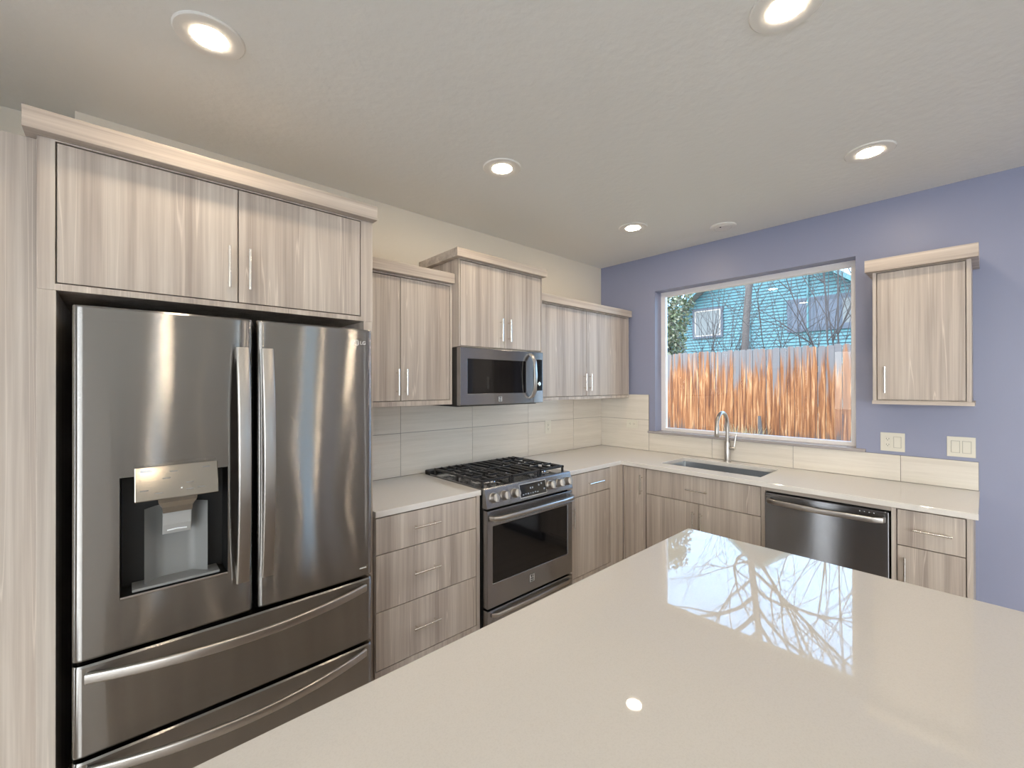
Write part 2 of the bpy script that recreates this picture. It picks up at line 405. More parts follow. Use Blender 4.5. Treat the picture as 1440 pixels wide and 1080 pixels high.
# ------------------------------------------------------------------ cabinets
GAP = 0.0022
def pull(face, a, z, length, vertical, d, parent):
    """Round bar pull standing off a front at distance d."""
    bm = bmesh.new(); h = length / 2; s = h - 0.022; out = d + 0.030
    if vertical:
        tube(bm, [fp(face, a, out, z - h), fp(face, a, out, z + h)], 0.0058, 12)
        for q in (-s, s): tube(bm, [fp(face, a, d - 0.001, z + q), fp(face, a, out, z + q)], 0.0045, 8)
    else:
        tube(bm, [fp(face, a - h, out, z), fp(face, a + h, out, z)], 0.0058, 12)
        for q in (-s, s): tube(bm, [fp(face, a + q, d - 0.001, z), fp(face, a + q, out, z)], 0.0045, 8)
    return obj('handle', bm, NICKEL, parent, smooth=True)
def cabinet(name, label, cat, face, a0, a1, dep, z0, z1, fronts, base=False, carc=None, group=None):
    """fronts: (kind, a0, a1, z0, z1, handle(a, z, len, vertical) or None). Face frame fills whatever the fronts leave."""
    loc = fp(face, (a0 + a1) / 2, dep / 2, 0 if base else z0)
    t = thing(name, label, cat, loc, group)
    bm = bmesh.new(); fbox(bm, face, a0, a1, 0.002, dep - 0.022, z0, carc or z1)
    obj('carcass', bm, WOODV, t)
    fa = lambda u, v, q: fp(face, u, q, v)
    us = uniq([a0, a1] + [k for f in fronts for k in (f[1] - GAP, f[2] + GAP)])
    us = [u for u in us if a0 - 1e-6 <= u <= a1 + 1e-6]
    vs = [v for v in uniq([z0, z1] + [k for f in fronts for k in (f[3] - GAP, f[4] + GAP)]) if z0 - 1e-6 <= v <= z1 + 1e-6]
    def keep(u, v): return not any(f[1] - GAP < u < f[2] + GAP and f[3] - GAP < v < f[4] + GAP for f in fronts)
    bm = bmesh.new(); cells(bm, fa, us, vs, dep - 0.022, dep, keep)
    if len(bm.faces): obj('face_frame', bm, WOODV, t, bevel=0.0008)
    else: bm.free()
    for f in fronts:
        bm = bmesh.new(); fbox(bm, face, f[1] + GAP, f[2] - GAP, dep - 0.020, dep, f[3] + GAP, f[4] - GAP, 0.0012)
        d = obj(f[0], bm, WOODV, t)
        if f[5]: pull(face, *f[5], dep, d)
    if base:
        bm = bmesh.new(); fbox(bm, face, a0, a1, 0.05, dep - 0.075, 0.0, z0)
        obj('toe_kick', bm, WOODX if face == 'R' else WOODY, t)
    return t
def crown(t, face, a0, a1, d, z0, z1, back=0.002):
    bm = bmesh.new(); fbox(bm, face, a0, a1, back, d, z0, z1, 0.0015)
    return obj('crown', bm, WOODX if face == 'R' else WOODY, t)

# uppers on the range wall
a = cabinet('wall_cabinet', 'pale wood two-door wall cupboard between the refrigerator surround and the microwave', 'cupboard', 'R', -2.694, -2.044, 0.35, 1.396, 2.150,
            [('door', -2.690, -2.400, 1.426, 2.138, (-2.424, 1.534, 0.150, True)), ('door', -2.400, -2.061, 1.426, 2.138, (-2.372, 1.534, 0.150, True))])
crown(a, 'R', -2.694, -2.046, 0.385, 2.1505, 2.212)
b = cabinet('wall_cabinet', 'pale wood two-door cupboard mounted above the microwave, stepped up higher than its neighbours', 'cupboard', 'R', -2.042, -1.300, 0.42, 1.757, 2.304,
            [('door', -2.030, -1.668, 1.762, 2.296, (-1.706, 1.884, 0.150, True)), ('door', -1.668, -1.312, 1.762, 2.296, (-1.632, 1.884, 0.150, True))])
crown(b, 'R', -2.078, -1.282, 0.456, 2.3045, 2.358)
c = cabinet('wall_cabinet', 'pale wood two-door wall cupboard right of the microwave, ending at the lavender wall', 'cupboard', 'R', -1.298, -0.050, 0.35, 1.398, 2.148,
            [('door', -1.290, -0.690, 1.424, 2.138, (-0.722, 1.540, 0.140, True)), ('door', -0.690, -0.068, 1.424, 2.138, (-0.652, 1.540, 0.140, True))])
crown(c, 'R', -1.298, -0.050, 0.385, 2.1485, 2.206)
# single upper on the window wall
u = cabinet('wall_cabinet', 'single-door pale wood wall cupboard hung alone on the lavender wall', 'cupboard', 'W', -2.563, -2.166, 0.33, 1.424, 2.168,
            [('door', -2.543, -2.185, 1.428, 2.163, (-2.222, 1.544, 0.150, True))])
crown(u, 'W', -2.590, -2.136, 0.372, 2.1685, 2.238)
bm = bmesh.new(); fbox(bm, 'W', -2.574, -2.163, 0.002, 0.334, 1.403, 1.4235, 0.001); obj('bottom_rail', bm, WOODY, u)

# bases
cabinet('base_cabinet', 'pale wood base cabinet of three drawers between refrigerator and range', 'cabinet', 'R', -2.694, -2.060, 0.65, 0.115, 0.8835,
        [('drawer', -2.690, -2.085, 0.700, 0.879, (-2.420, 0.798, 0.156, False)), ('drawer', -2.690, -2.085, 0.425, 0.700, (-2.420, 0.567, 0.156, False)),
         ('drawer', -2.690, -2.085, 0.145, 0.425, (-2.420, 0.288, 0.156, False))], True)
cabinet('base_cabinet', 'pale wood base cabinet right of the range with one drawer over one door', 'cabinet', 'R', -1.284, -0.607, 0.65, 0.115, 0.8835,
        [('drawer', -1.280, -0.782, 0.716, 0.879, (-0.985, 0.797, 0.172, False)), ('door', -1.280, -0.782, 0.145, 0.716, (-1.243, 0.583, 0.145, True))], True)
cabinet('base_cabinet', 'narrow one-door pale wood base cabinet in the corner under the counter', 'cabinet', 'W', -0.8535, -0.652, 0.605, 0.115, 0.8835,
        [('door', -0.8525, -0.662, 0.125, 0.873, (-0.820, 0.750, 0.148, True))], True)
cabinet('base_cabinet', 'pale wood sink base with a wide false drawer front over two doors', 'cabinet', 'W', -1.680, -0.8545, 0.605, 0.115, 0.8835,
        [('drawer_front', -1.655, -0.8555, 0.684, 0.873, (-1.253, 0.776, 0.150, False)), ('door', -1.257, -0.8555, 0.125, 0.684, (-1.228, 0.555, 0.150, True)), ('door', -1.655, -1.257, 0.125, 0.684, (-1.284, 0.555, 0.150, True))], True, carc=0.640)
cabinet('base_cabinet', 'pale wood end base cabinet right of the dishwasher, a drawer over a door', 'cabinet', 'W', -2.570, -2.276, 0.605, 0.115, 0.8835,
        [('drawer', -2.547, -2.298, 0.686, 0.872, (-2.432, 0.778, 0.140, False)), ('door', -2.547, -2.298, 0.125, 0.686, (-2.330, 0.560, 0.150, True))], True)
_e = [o for o in COL.objects if o.get('label', '').startswith('pale wood end base')][0]
bm = bmesh.new(); fbox(bm, 'W', -2.2755, -1.681, 0.583, 0.605, 0.8545, 0.8835, 0.0008); obj('filler_rail', bm, WOODY, _e)

# refrigerator surround
t = thing('refrigerator_cabinet', 'pale wood surround enclosing the refrigerator, with two doors and a crown above', 'cabinet', (-3.25, -0.316, 0))
obj('side_panel', B((-3.785, -3.743, -0.632, -0.002, 0, 1.8195), b=0.0008), WOODV, t)
obj('side_panel', B((-2.739, -2.6955, -0.632, -0.002, 0, 1.8195), b=0.0008), WOODV, t)
obj('carcass', B((-3.785, -2.6955, -0.610, -0.002, 1.820, 2.2965)), WOODV, t)
fr = [(-3.743, -3.248), (-3.248, -2.755)]
bm = bmesh.new()
cells(bm, lambda u, v, q: (u, -q, v), uniq([-3.785, -2.6955, -3.743 - GAP, -3.248 - GAP, -3.248 + GAP, -2.755 + GAP]), [1.820, 1.843 - GAP, 2.289 + GAP, 2.2965], 0.610, 0.632,
      lambda u, v: not (1.843 - GAP < v < 2.289 + GAP and any(p - GAP < u < q + GAP for p, q in fr)))
obj('face_frame', bm, WOODV, t, bevel=0.0008)
for (p, q), hx in zip(fr, (-3.281, -3.213)):
    d = obj('door', B((p + GAP, q - GAP, -0.632, -0.612, 1.843 + GAP, 2.289 - GAP), b=0.0012), WOODV, t)
    pull('R', hx, 1.974, 0.160, True, 0.632, d)
obj('crown', B((-3.812, -2.690, -0.676, -0.002, 2.297, 2.362), b=0.0015), WOODX, t)
# tall panel at the left edge
t = thing('tall_panel', 'tall pale wood panel at the far left edge, beside the refrigerator surround', 'panel', (-4.2, -0.3, 0))
obj('front_panel', B((-4.7, -3.7865, -0.600, -0.575, 0, 2.2955), b=0.001), WOODV, t)
obj('back_panel', B((-4.7, -3.7865, -0.574, 0.155, 0.0, 2.2955)), WOODV, t)

# ------------------------------------------------------------------ refrigerator
fr = thing('refrigerator', 'stainless steel french-door refrigerator with ice dispenser and two freezer drawers', 'refrigerator', (-3.237, -0.43, 0))
obj('body', B((-3.690, -2.785, -0.715, -0.05, 0.03, 1.748), b=0.004), BLACKP, fr)
obj('base_grille', B((-3.68, -2.795, -0.73, -0.60, 0.0, 0.055), b=0.002), BLACKP, fr)
def fridge_front(name, x0, x1, z0, z1, parent, hole=None, bulge=0.006, yf=-0.82, yb=-0.722, er=0.022):
    w_ = x1 - x0
    xs = [x0 + er * (1 - math.cos(R(a))) for a in (0, 18, 36, 54, 72, 90)]
    xs += [x0 + er + (w_ - 2 * er) * k / 14 for k in range(1, 14)] + [x1 - er * (1 - math.cos(R(a))) for a in (90, 72, 54, 36, 18, 0)]
    zs = [z0, z0 + 0.006, z1 - 0.006, z1]
    if hole:
        hx0, hx1, hz0, hz1 = hole; xs += [hx0, hx1]; zs += [hz0, hz1]
    xs = uniq(xs); xs = [x for i, x in enumerate(xs) if i == 0 or x - xs[i - 1] > 1e-4]; zs = uniq(zs)
    def yof(x):
        d = min(x - x0, x1 - x); k = 0
        if d < er: k = er * (1 - math.sqrt(max(0, 1 - ((er - d) / er) ** 2)))
        c = (x - (x0 + x1) / 2) / (w_ / 2)
        return yf + k * 0.75 + bulge * c * c
    def yz(x, z): return yof(x) + (0.004 if (z < z0 + 0.003 or z > z1 - 0.003) else 0)
    bm = bmesh.new(); V = {}
    def v(i, j, k):
        if (i, j, k) not in V: V[(i, j, k)] = bm.verts.new((xs[i], yz(xs[i], zs[j]) if k else yb, zs[j]))
        return V[(i, j, k)]
    nx, nz = len(xs) - 1, len(zs) - 1
    def on(i, j):
        if not (0 <= i < nx and 0 <= j < nz): return False
        if hole:
            cx, cz = (xs[i] + xs[i + 1]) / 2, (zs[j] + zs[j + 1]) / 2
            if hx0 < cx < hx1 and hz0 < cz < hz1: return False
        return True
    for i in range(nx):
        for j in range(nz):
            if not on(i, j): continue
            bm.faces.new((v(i, j, 1), v(i + 1, j, 1), v(i + 1, j + 1, 1), v(i, j + 1, 1)))
            bm.faces.new((v(i, j, 0), v(i, j + 1, 0), v(i + 1, j + 1, 0), v(i + 1, j, 0)))
            for di, dj, e in ((-1, 0, ((i, j), (i, j + 1))), (1, 0, ((i + 1, j), (i + 1, j + 1))), (0, -1, ((i, j), (i + 1, j))), (0, 1, ((i, j + 1), (i + 1, j + 1)))):
                if not on(i + di, j + dj):
                    (p, q), (r_, s_) = e
                    bm.faces.new((v(p, q, 1), v(r_, s_, 1), v(r_, s_, 0), v(p, q, 0)))
    return obj(name, bm, STEEL_F, parent, smooth=30)
HX0, HX1, HZ0, HZ1 = -3.594, -3.312, 0.862, 1.232
ld = fridge_front('door', -3.697, -3.2335, 0.700, 1.756, fr, (HX0, HX1, HZ0, HZ1))
rd = fridge_front('door', -3.2205, -2.778, 0.700, 1.756, fr)
d1 = fridge_front('drawer', -3.697, -2.778, 0.414, 0.685, fr, bulge=0.008)
d2 = fridge_front('drawer', -3.697, -2.778, 0.066, 0.400, fr, bulge=0.008)
def bar_handle(p, parent, ref, w_, th):
    bm = bmesh.new(); sweep(bm, p, rrect(w_, th, th * 0.42), ref)
    return obj('handle', bm, STEEL_H, parent, smooth=35)
def arc(p0, p1, out, n=18, dive=0.03):
    """Bowed bar from p0 to p1: leaves the front sharply at both ends, bows out along out."""
    p0, p1, out = Vector(p0), Vector(p1), Vector(out); pts = []
    for k in range(n + 1):
        s = k / n; q = 4 * s * (1 - s); pts.append(p0.lerp(p1, s) + out * q)
    return pts
for x, dr in ((-3.273, ld), (-3.196, rd)):
    bar_handle(arc((x, -0.852, 0.826), (x, -0.852, 1.650), (0, -0.036, 0)), dr, (0, -1, 0), 0.040, 0.014)
    for z in (0.852, 1.624):
        obj('handle_mount', B((x - 0.012, x + 0.012, -0.853, -0.816, z - 0.014, z + 0.014), b=0.003), STEEL_H, dr)
for z, dr in ((0.650, d1), (0.372, d2)):
    bar_handle(arc((-3.668, -0.820, z), (-2.812, -0.820, z), (0, -0.084, 0), 24), dr, (0, -1, 0), 0.032, 0.014)
# dispenser: black recess with a lighter back plate, chute, paddle and a tilted control panel
bm = bmesh.new(); e = 0.0005
yr0, yr1 = -0.817, -0.735
x0, x1, z0, z1 = HX0 + e, HX1 - e, HZ0 + e, HZ1 - e
P = lambda x, y, z: bm.verts.new((x, y, z))
o_ = [P(x0, yr0, z0), P(x1, yr0, z0), P(x1, yr0, z1), P(x0, yr0, z1)]
i_ = [P(x0 + .004, yr1, z0 + .004), P(x1 - .004, yr1, z0 + .004), P(x1 - .004, yr1, z1 - .004), P(x0 + .004, yr1, z1 - .004)]
for k in range(4): bm.faces.new((o_[k], o_[(k + 1) % 4], i_[(k + 1) % 4], i_[k]))
bm.faces.new(i_)
disp = obj('dispenser', bm, BLACKP, ld)
bm = bmesh.new(); sweep(bm, [(HX0 + .001, -0.8185, HZ0 - .002), (HX1 - .001, -0.8185, HZ0 - .002)], rrect(0.007, 0.005, 0.002), (0, -1, 0))
obj('lip', bm, STEEL_H, disp)
# back plate, concave cradle
bm = bmesh.new(); prof = []
for k in range(13):
    s = k / 12; x = -3.535 + 0.168 * s; y = -0.788 + 0.044 * min(1, math.sin(math.pi * s) * 1.5)
    prof.append((x, y))
vb = [(P(x, y, 0.876), P(x, y, 1.118)) for x, y in prof]
for q, r_ in zip(vb, vb[1:]): bm.faces.new((q[0], r_[0], r_[1], q[1]))
obj('back_plate', bm, GREYP, disp, smooth=True)
obj('drip_tray', B((-3.565, -3.335, -0.812, -0.738, 0.867, 0.876), b=0.002), GREYP, disp)
bm = bmesh.new()
sec = lambda hw, y0, y1, z: [P(-3.452 - hw, y0, z), P(-3.452 + hw, y0, z), P(-3.452 + hw, y1, z), P(-3.452 - hw, y1, z)]
rings = [sec(0.052, -0.835, -0.755, 1.160), sec(0.050, -0.833, -0.755, 1.140), sec(0.040, -0.824, -0.755, 1.122), sec(0.038, -0.820, -0.755, 1.103)]
for q, r_ in zip(rings, rings[1:]):
    for k in range(4): bm.faces.new((q[k], q[(k + 1) % 4], r_[(k + 1) % 4], r_[k]))
bm.faces.new(rings[0]); bm.faces.new(rings[-1][::-1])
obj('chute', bm, PANELG, disp)
bm = bmesh.new(); bx_ = [(-3.490, -3.414)]
sweep(bm, [(-3.452, -0.806, 1.102), (-3.452, -0.800, 1.06), (-3.452, -0.786, 1.028)], rrect(0.076, 0.006, 0.002), (0, -1, 0.2))
obj('paddle', bm, plain('pale_grey_plastic', (.36, .365, .36), .3), disp)
bm = bmesh.new(); sweep(bm, [(-3.478, -0.797, 1.040), (-3.452, -0.7985, 1.0425), (-3.426, -0.797, 1.040)], rrect(0.004, 0.004, 0.001), (0, -1, 0)); obj('paddle_line', bm, LIGHTMARK, disp)
# control panel leans out at the bottom
pm = Matrix.Translation((-3.4525, -0.836, 1.206)) @ Matrix.Rotation(R(-14), 4, 'X')
bm = bmesh.new(); box(bm, -0.108, 0.108, -0.011, 0.011, -0.053, 0.053, 0.0025)
bmesh.ops.transform(bm, matrix=pm, verts=bm.verts[:])
cp = obj('control_panel', bm, PANELG, disp)
for q in ((-0.094, -0.066, 0.036, 0.044), (0.006, 0.010, -0.026, -0.022)):
    bm = bmesh.new(); box(bm, q[0], q[1], -0.0118, -0.0108, q[2], q[3])
    bmesh.ops.transform(bm, matrix=pm, verts=bm.verts[:]); obj('panel_mark', bm, LIGHTMARK, cp)
for k, (x, z) in enumerate(((-0.085, -0.02), (-0.05, -0.032), (-0.03, 0.012), (0.03, -0.008), (0.03, -0.03), (0.06, -0.028), (0.075, 0.036), (-0.012, 0.032))):
    bm = bmesh.new(); box(bm, x - 0.010, x + 0.010, -0.0116, -0.0108, z - 0.0012, z + 0.0012)
    bmesh.ops.transform(bm, matrix=pm, verts=bm.verts[:]); obj('panel_print', bm, GREYP, cp)
# maker's emblem and lower badge
def emblem(cx, y, cz, rr, parent):
    bm = bmesh.new()
    pts = [(cx + rr * math.cos(R(a)), y - 0.001, cz + rr * math.sin(R(a))) for a in range(20, 381 - 10, 15)]
    tube(bm, pts, rr * 0.13, 6)
    tube(bm, [(cx - rr * .12, y - .001, cz + rr * .5), (cx - rr * .12, y - .001, cz - rr * .45), (cx + rr * .25, y - .001, cz - rr * .45)], rr * 0.1, 5)
    tube(bm, [(cx + rr * .35, y - .001, cz + 0.02 * rr), (cx + rr * .95, y - .001, cz + 0.02 * rr)], rr * 0.1, 5)
    lathe(bm, [(0, -0.001), (rr * .13, -0.001), (rr * .13, 0.0), (0, 0.0)], (cx - rr * .42, y - .0005, cz + rr * .4), 'y', 8)
    em_ = obj('emblem', bm, EMBLEM, parent)
    bm = bmesh.new(); lathe(bm, [(0, 0.0), (rr * .95, 0.0), (rr * .95, 0.0012), (0, 0.0012)], (cx, y - .0006, cz), 'y', 24); obj('emblem_disc', bm, DARKHOLE, em_)
    return em_
em = emblem(-2.853, -0.8165, 1.697, 0.0115, rd)
text_mesh('lettering', 'LG', 0.021, EMBLEM, em, Matrix.Translation((-2.823, -0.8165, 1.697)) @ FACE_R)
bd = obj('badge', B((-2.885, -2.800, -0.8162, -0.8125, 0.728, 0.744), b=0.001), PANELG, rd)
bm = bmesh.new(); box(bm, -2.881, -2.874, -0.8170, -0.8160, 0.731, 0.741)
for k in range(9): box(bm, -2.868 + k * 0.0068, -2.8635 + k * 0.0068, -0.8168, -0.8160, 0.7335, 0.7385)
obj('badge_print', bm, LIGHTMARK, bd)

# ------------------------------------------------------------------ worktops, sink, tap
ZT = 0.914
def slab(name, us, vs, keep, label, cat='worktop', z0=0.884, m=QUARTZ_LIT):
    bm = bmesh.new(); cells(bm, lambda u, v, q: (u, v, q), us, vs, z0, ZT, keep)
    return tag(obj(name, bm, m, None, bevel=0.0025, org=(us[0], vs[0], z0)), label, cat)
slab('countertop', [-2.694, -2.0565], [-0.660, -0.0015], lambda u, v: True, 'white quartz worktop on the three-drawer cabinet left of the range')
SX0, SX1, SY0, SY1 = -0.503, -0.128, -1.620, -0.925
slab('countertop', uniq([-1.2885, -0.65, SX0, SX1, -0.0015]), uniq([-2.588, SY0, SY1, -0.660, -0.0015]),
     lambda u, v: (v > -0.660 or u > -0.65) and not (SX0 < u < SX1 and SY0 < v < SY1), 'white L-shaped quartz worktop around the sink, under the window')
isl = slab('island_countertop', [-3.80, -1.823], [-3.05, -1.768], lambda u, v: True, 'large glossy white quartz island worktop in the foreground', m=QUARTZ_DIM)
t = thing('island_cabinet', 'cabinet carrying the large white island worktop', 'cabinet', (-2.8, -2.4, 0))
obj('carcass', B((-3.72, -1.90, -2.75, -1.83, 0.1, 0.883)), WOODV, t)
obj('toe_kick', B((-3.68, -1.96, -2.71, -1.90, 0.0, 0.0995)), WOODX, t)
sk = thing('sink', 'undermount stainless steel sink below the window', 'sink', ((SX0 + SX1) / 2, (SY0 + SY1) / 2, 0.66))
bm = bmesh.new(); e = 0.004
a0, a1, b0, b1 = SX0 - e, SX1 + e, SY0 - e, SY1 + e
tp = [P(a0, b0, .8835), P(a1, b0, .8835), P(a1, b1, .8835), P(a0, b1, .8835)]
bt = [P(a0 + .012, b0 + .012, .665), P(a1 - .012, b0 + .012, .665), P(a1 - .012, b1 - .012, .665), P(a0 + .012, b1 - .012, .665)]
for k in range(4): bm.faces.new((tp[k], tp[(k + 1) % 4], bt[(k + 1) % 4], bt[k]))
bm.faces.new(bt)
bmesh.ops.bevel(bm, geom=[ed for ed in bm.edges if len(ed.link_faces) == 2], offset=0.012, segments=3, affect='EDGES')
obj('bowl', bm, SINKM, sk, smooth=40)
bm = bmesh.new(); lathe(bm, [(0.045, 0.0), (0.045, 0.002), (0.036, 0.003), (0.030, -0.001), (0, -0.001)], (-0.31, -1.27, 0.6665), n=28); obj('drain', bm, CHROME, sk, smooth=40)

fx, fy = -0.062, -1.243
tp_ = thing('faucet', 'brushed nickel gooseneck pull-down tap behind the sink', 'tap', (fx, fy, ZT))
bm = bmesh.new(); lathe(bm, [(0.028, 0.0), (0.028, 0.006), (0.0225, 0.010), (0.0225, 0.150), (0.020, 0.158), (0, 0.160)], (fx, fy, ZT + .0005), n=28); obj('body', bm, STEEL_H, tp_, smooth=35)
bm = bmesh.new()
pts = [(fx, fy, ZT + .15), (fx, fy, 1.18)]
rc = 0.096
for k in range(1, 19):
    an = R(180 * k / 18 * 0.98); pts.append((fx - rc + rc * math.cos(an), fy + 0.0, 1.205 + rc * math.sin(an)))
tube(bm, pts, 0.0128, 14); obj('spout', bm, STEEL_H, tp_, smooth=40)
bm = bmesh.new(); xe = fx - 2 * rc
tube(bm, [(xe + .0005, fy, 1.212), (xe - .002, fy, 1.195), (xe - .005, fy, 1.16), (xe - .006, fy, 1.128), (xe - .006, fy, 1.122)], [0.0130, 0.0155, 0.0165, 0.017, 0.014], 16)
obj('spray_head', bm, STEEL_H, tp_, smooth=40)
bm = bmesh.new(); tube(bm, [(fx, fy - .018, 1.02), (fx, fy - .058, 1.02)], 0.0165, 16); hb = obj('handle_hub', bm, NICKEL, tp_, smooth=40)
bm = bmesh.new(); tube(bm, [(fx, fy - .050, 1.03), (fx + .004, fy - .056, 1.075), (fx + .008, fy - .064, 1.135)], [0.006, 0.0055, 0.005], 10); obj('lever', bm, NICKEL, hb, smooth=40)

# ------------------------------------------------------------------ backsplash
def tiles(name, face, rects, backs, label):
    t = thing(name, label, 'backsplash', fp(face, (rects[0][0] + rects[-1][1]) / 2, 0, ZT))
    bm = bmesh.new()
    for r_ in backs: fbox(bm, face, r_[0], r_[1], 0.0015, 0.0085, r_[2], r_[3])
    obj('grout', bm, GROUT, t)
    for r_ in rects:
        bm = bmesh.new(); g = 0.0014
        fbox(bm, face, r_[0] + g, r_[1] - g, 0.004, 0.0105, r_[2] + g, r_[3] - g, 0.0006)
        obj('tile', bm, TILE, t)
xs = [-2.694, -2.220, -1.629, -1.040, -0.449, -0.0115]
rects = []
for p, q in zip(xs, xs[1:]):
    rects.append((p, q, ZT + .001, 1.2)); rects.append((p, q, 1.2, 1.382 if q < -1.1 else 1.395))
tiles('tile_backsplash', 'R', rects, [(-2.694, -0.0015, ZT + .001, 1.382)], 'pale wood-look tile backsplash on the wall behind the range')
zs = 1.0765
rects = [(-0.5335, -0.0015, ZT + .001, 1.195), (-0.5335, -0.0015, 1.195, 1.427)]
ys = [-0.535, -1.102, -1.676, -2.254, -2.584]
for q, p in zip(ys, ys[1:]): rects.append((p, q, ZT + .001, zs))
tiles('tile_backsplash', 'W', rects, [(-0.5335, -0.0015, ZT + .001, 1.427), (-2.584, -0.5335, ZT + .001, zs)], 'pale tile backsplash along the window wall, low under the sill and tall in the corner')

# ------------------------------------------------------------------ outlets and switches
def plate(face, a, z, w_, h_, d, label, cat, kinds, name):
    t = thing(name, label, cat, fp(face, a, d, z))
    bm = bmesh.new(); fbox(bm, face, a - w_ / 2, a + w_ / 2, d, d + 0.005, z - h_ / 2, z + h_ / 2, 0.0015); pl = obj('plate', bm, ALMOND, t)
    for k, da, horiz in kinds:
        if k == 'rocker':
            bm = bmesh.new(); fbox(bm, face, a + da - 0.0165, a + da + 0.0165, d + 0.004, d + 0.0075, z - 0.033, z + 0.033, 0.0015); obj('rocker', bm, ALMOND, t)
            bm = bmesh.new(); fbox(bm, face, a + da - 0.0185, a + da + 0.0185, d + 0.0045, d + 0.0052, z - 0.035, z + 0.035); obj('rocker_surround', bm, plain('gap_grey', (.42, .40, .35), .5), t)
        else:
            bm = bmesh.new()
            if horiz: fbox(bm, face, a + da - 0.033, a + da + 0.033, d + 0.004, d + 0.0065, z - 0.0165, z + 0.0165, 0.0015)
            else: fbox(bm, face, a + da - 0.0165, a + da + 0.0165, d + 0.004, d + 0.0065, z - 0.033, z + 0.033, 0.0015)
            rc_ = obj('receptacle', bm, ALMOND, t)
            for s in (-0.018, 0.018):
                for q in (-0.006, 0.006):
                    bm = bmesh.new()
                    if horiz: fbox(bm, face, a + da + s - 0.004, a + da + s + 0.004, d + 0.006, d + 0.0068, z + q - 0.001, z + q + 0.001)
                    else: fbox(bm, face, a + da + q - 0.001, a + da + q + 0.001, d + 0.006, d + 0.0068, z + s - 0.002, z + s + 0.006)
                    obj('slot', bm, DARKHOLE, rc_)
                bm = bmesh.new()
                if horiz: fbox(bm, face, a + da + s * 1.5 - 0.002, a + da + s * 1.5 + 0.002, d + 0.006, d + 0.0068, z - 0.002, z + 0.002)
                else: fbox(bm, face, a + da - 0.002, a + da + 0.002, d + 0.006, d + 0.0068, z + s - 0.009, z + s - 0.005)
                obj('slot', bm, DARKHOLE, rc_)
plate('W', -2.216, 1.155, 0.116, 0.116, 0.0005, 'almond wall plate with outlet and rocker switch, nearer the window', 'outlet', [('outlet', 0.023, False), ('rocker', -0.023, False)], 'outlet_plate')
plate('W', -2.5145, 1.155, 0.116, 0.116, 0.0005, 'almond double rocker switch plate at the right end of the backsplash', 'light switch', [('rocker', 0.023, False), ('rocker', -0.023, False)], 'switch_plate')
plate('R', -0.800, 1.148, 0.075, 0.116, 0.0108, 'pale outlet plate on the tile right of the range', 'outlet', [('outlet', 0.0, False)], 'outlet_plate')
plate('W', -0.362, 1.150, 0.116, 0.075, 0.0108, 'small sideways outlet plate on the tile left of the window', 'outlet', [('outlet', 0.0, True)], 'outlet_plate')

# ------------------------------------------------------------------ range
rg = thing('gas_range', 'stainless steel slide-in gas range with six knobs and a dark oven window', 'range', (-1.6725, -0.36, 0))
X0, X1 = -2.0500, -1.2950
obj('body', B((X0 + .002, X1 - .002, -0.655, -0.030, 0.03, 0.895)), BLACKP, rg)
obj('base', B((X0 + .03, X1 - .03, -0.62, -0.08, 0.0, 0.0299)), BLACKP, rg)
bm = bmesh.new()
sec = [(-0.655, 0.8955), (-0.655, 0.808), (-0.703, 0.808), (-0.703, 0.816), (-0.682, 0.916), (-0.674, 0.922), (-0.655, 0.922)]
va = [P(X0, y, z) for y, z in sec]; vb = [P(X1, y, z) for y, z in sec]
for k in range(len(sec)): bm.faces.new((va[k], va[(k + 1) % len(sec)], vb[(k + 1) % len(sec)], vb[k]))
bm.faces.new(va); bm.faces.new(vb[::-1])
ctl = obj('control_panel', bm, STEEL, rg, bevel=0.002)
tilt = math.atan2(0.021, 0.100)
def on_panel(x, s):
    """A frame on the slanted panel face, s metres up from its lower edge; local -y points out."""
    c = Vector((x, -0.703 + s * math.sin(tilt), 0.816 + s * math.cos(tilt)))
    return Matrix.Translation(c) @ Matrix.Rotation(-tilt, 4, 'X')
def local(bm, m): bmesh.ops.transform(bm, matrix=m, verts=bm.verts[:])
for kx in (-1.995, -1.911, -1.827, -1.513, -1.427, -1.345):
    bm = bmesh.new()
    lathe(bm, [(0.0295, 0.0005), (0.0295, -0.004), (0.0265, -0.006), (0.0245, -0.030), (0.0225, -0.034), (0, -0.034)], (0, 0, 0), 'y', 28)
    local(bm, on_panel(kx, 0.050)); kn = obj('knob', bm, STEEL_H, ctl, smooth=35)
    bm = bmesh.new(); box(bm, -0.0065, 0.0065, -0.046, -0.033, -0.0235, 0.0235, 0.002); local(bm, on_panel(kx, 0.050)); obj('grip', bm, STEEL_H, kn)
bm = bmesh.new(); box(bm, -0.118, 0.118, -0.0022, 0.001, -0.043, 0.043, 0.001); local(bm, on_panel(-1.668, 0.050)); db = obj('display_bezel', bm, CHROME, ctl)
bm = bmesh.new(); box(bm, -0.113, 0.113, -0.0032, -0.001, -0.038, 0.038, 0.0005); local(bm, on_panel(-1.668, 0.050)); obj('display', bm, BLACKG, db)
bm = bmesh.new()
for k in range(7): box(bm, -0.098 + 0.021 * k, -0.086 + 0.021 * k, -0.0036, -0.0031, -0.026 + 0.0025 * (k % 2), -0.020 + 0.0015 * (k % 3))
for q in ((-0.03, 0.004), (-0.012, 0.004), (0.045, 0.012), (0.070, 0.018)): box(bm, q[0], q[0] + 0.010, -0.0036, -0.0031, q[1], q[1] + 0.010)
box(bm, 0.088, 0.102, -0.0036, -0.0031, -0.018, -0.008)
local(bm, on_panel(-1.668, 0.050)); obj('display_marks', bm, plain('dim_print', (.32, .36, .42), .4), db)
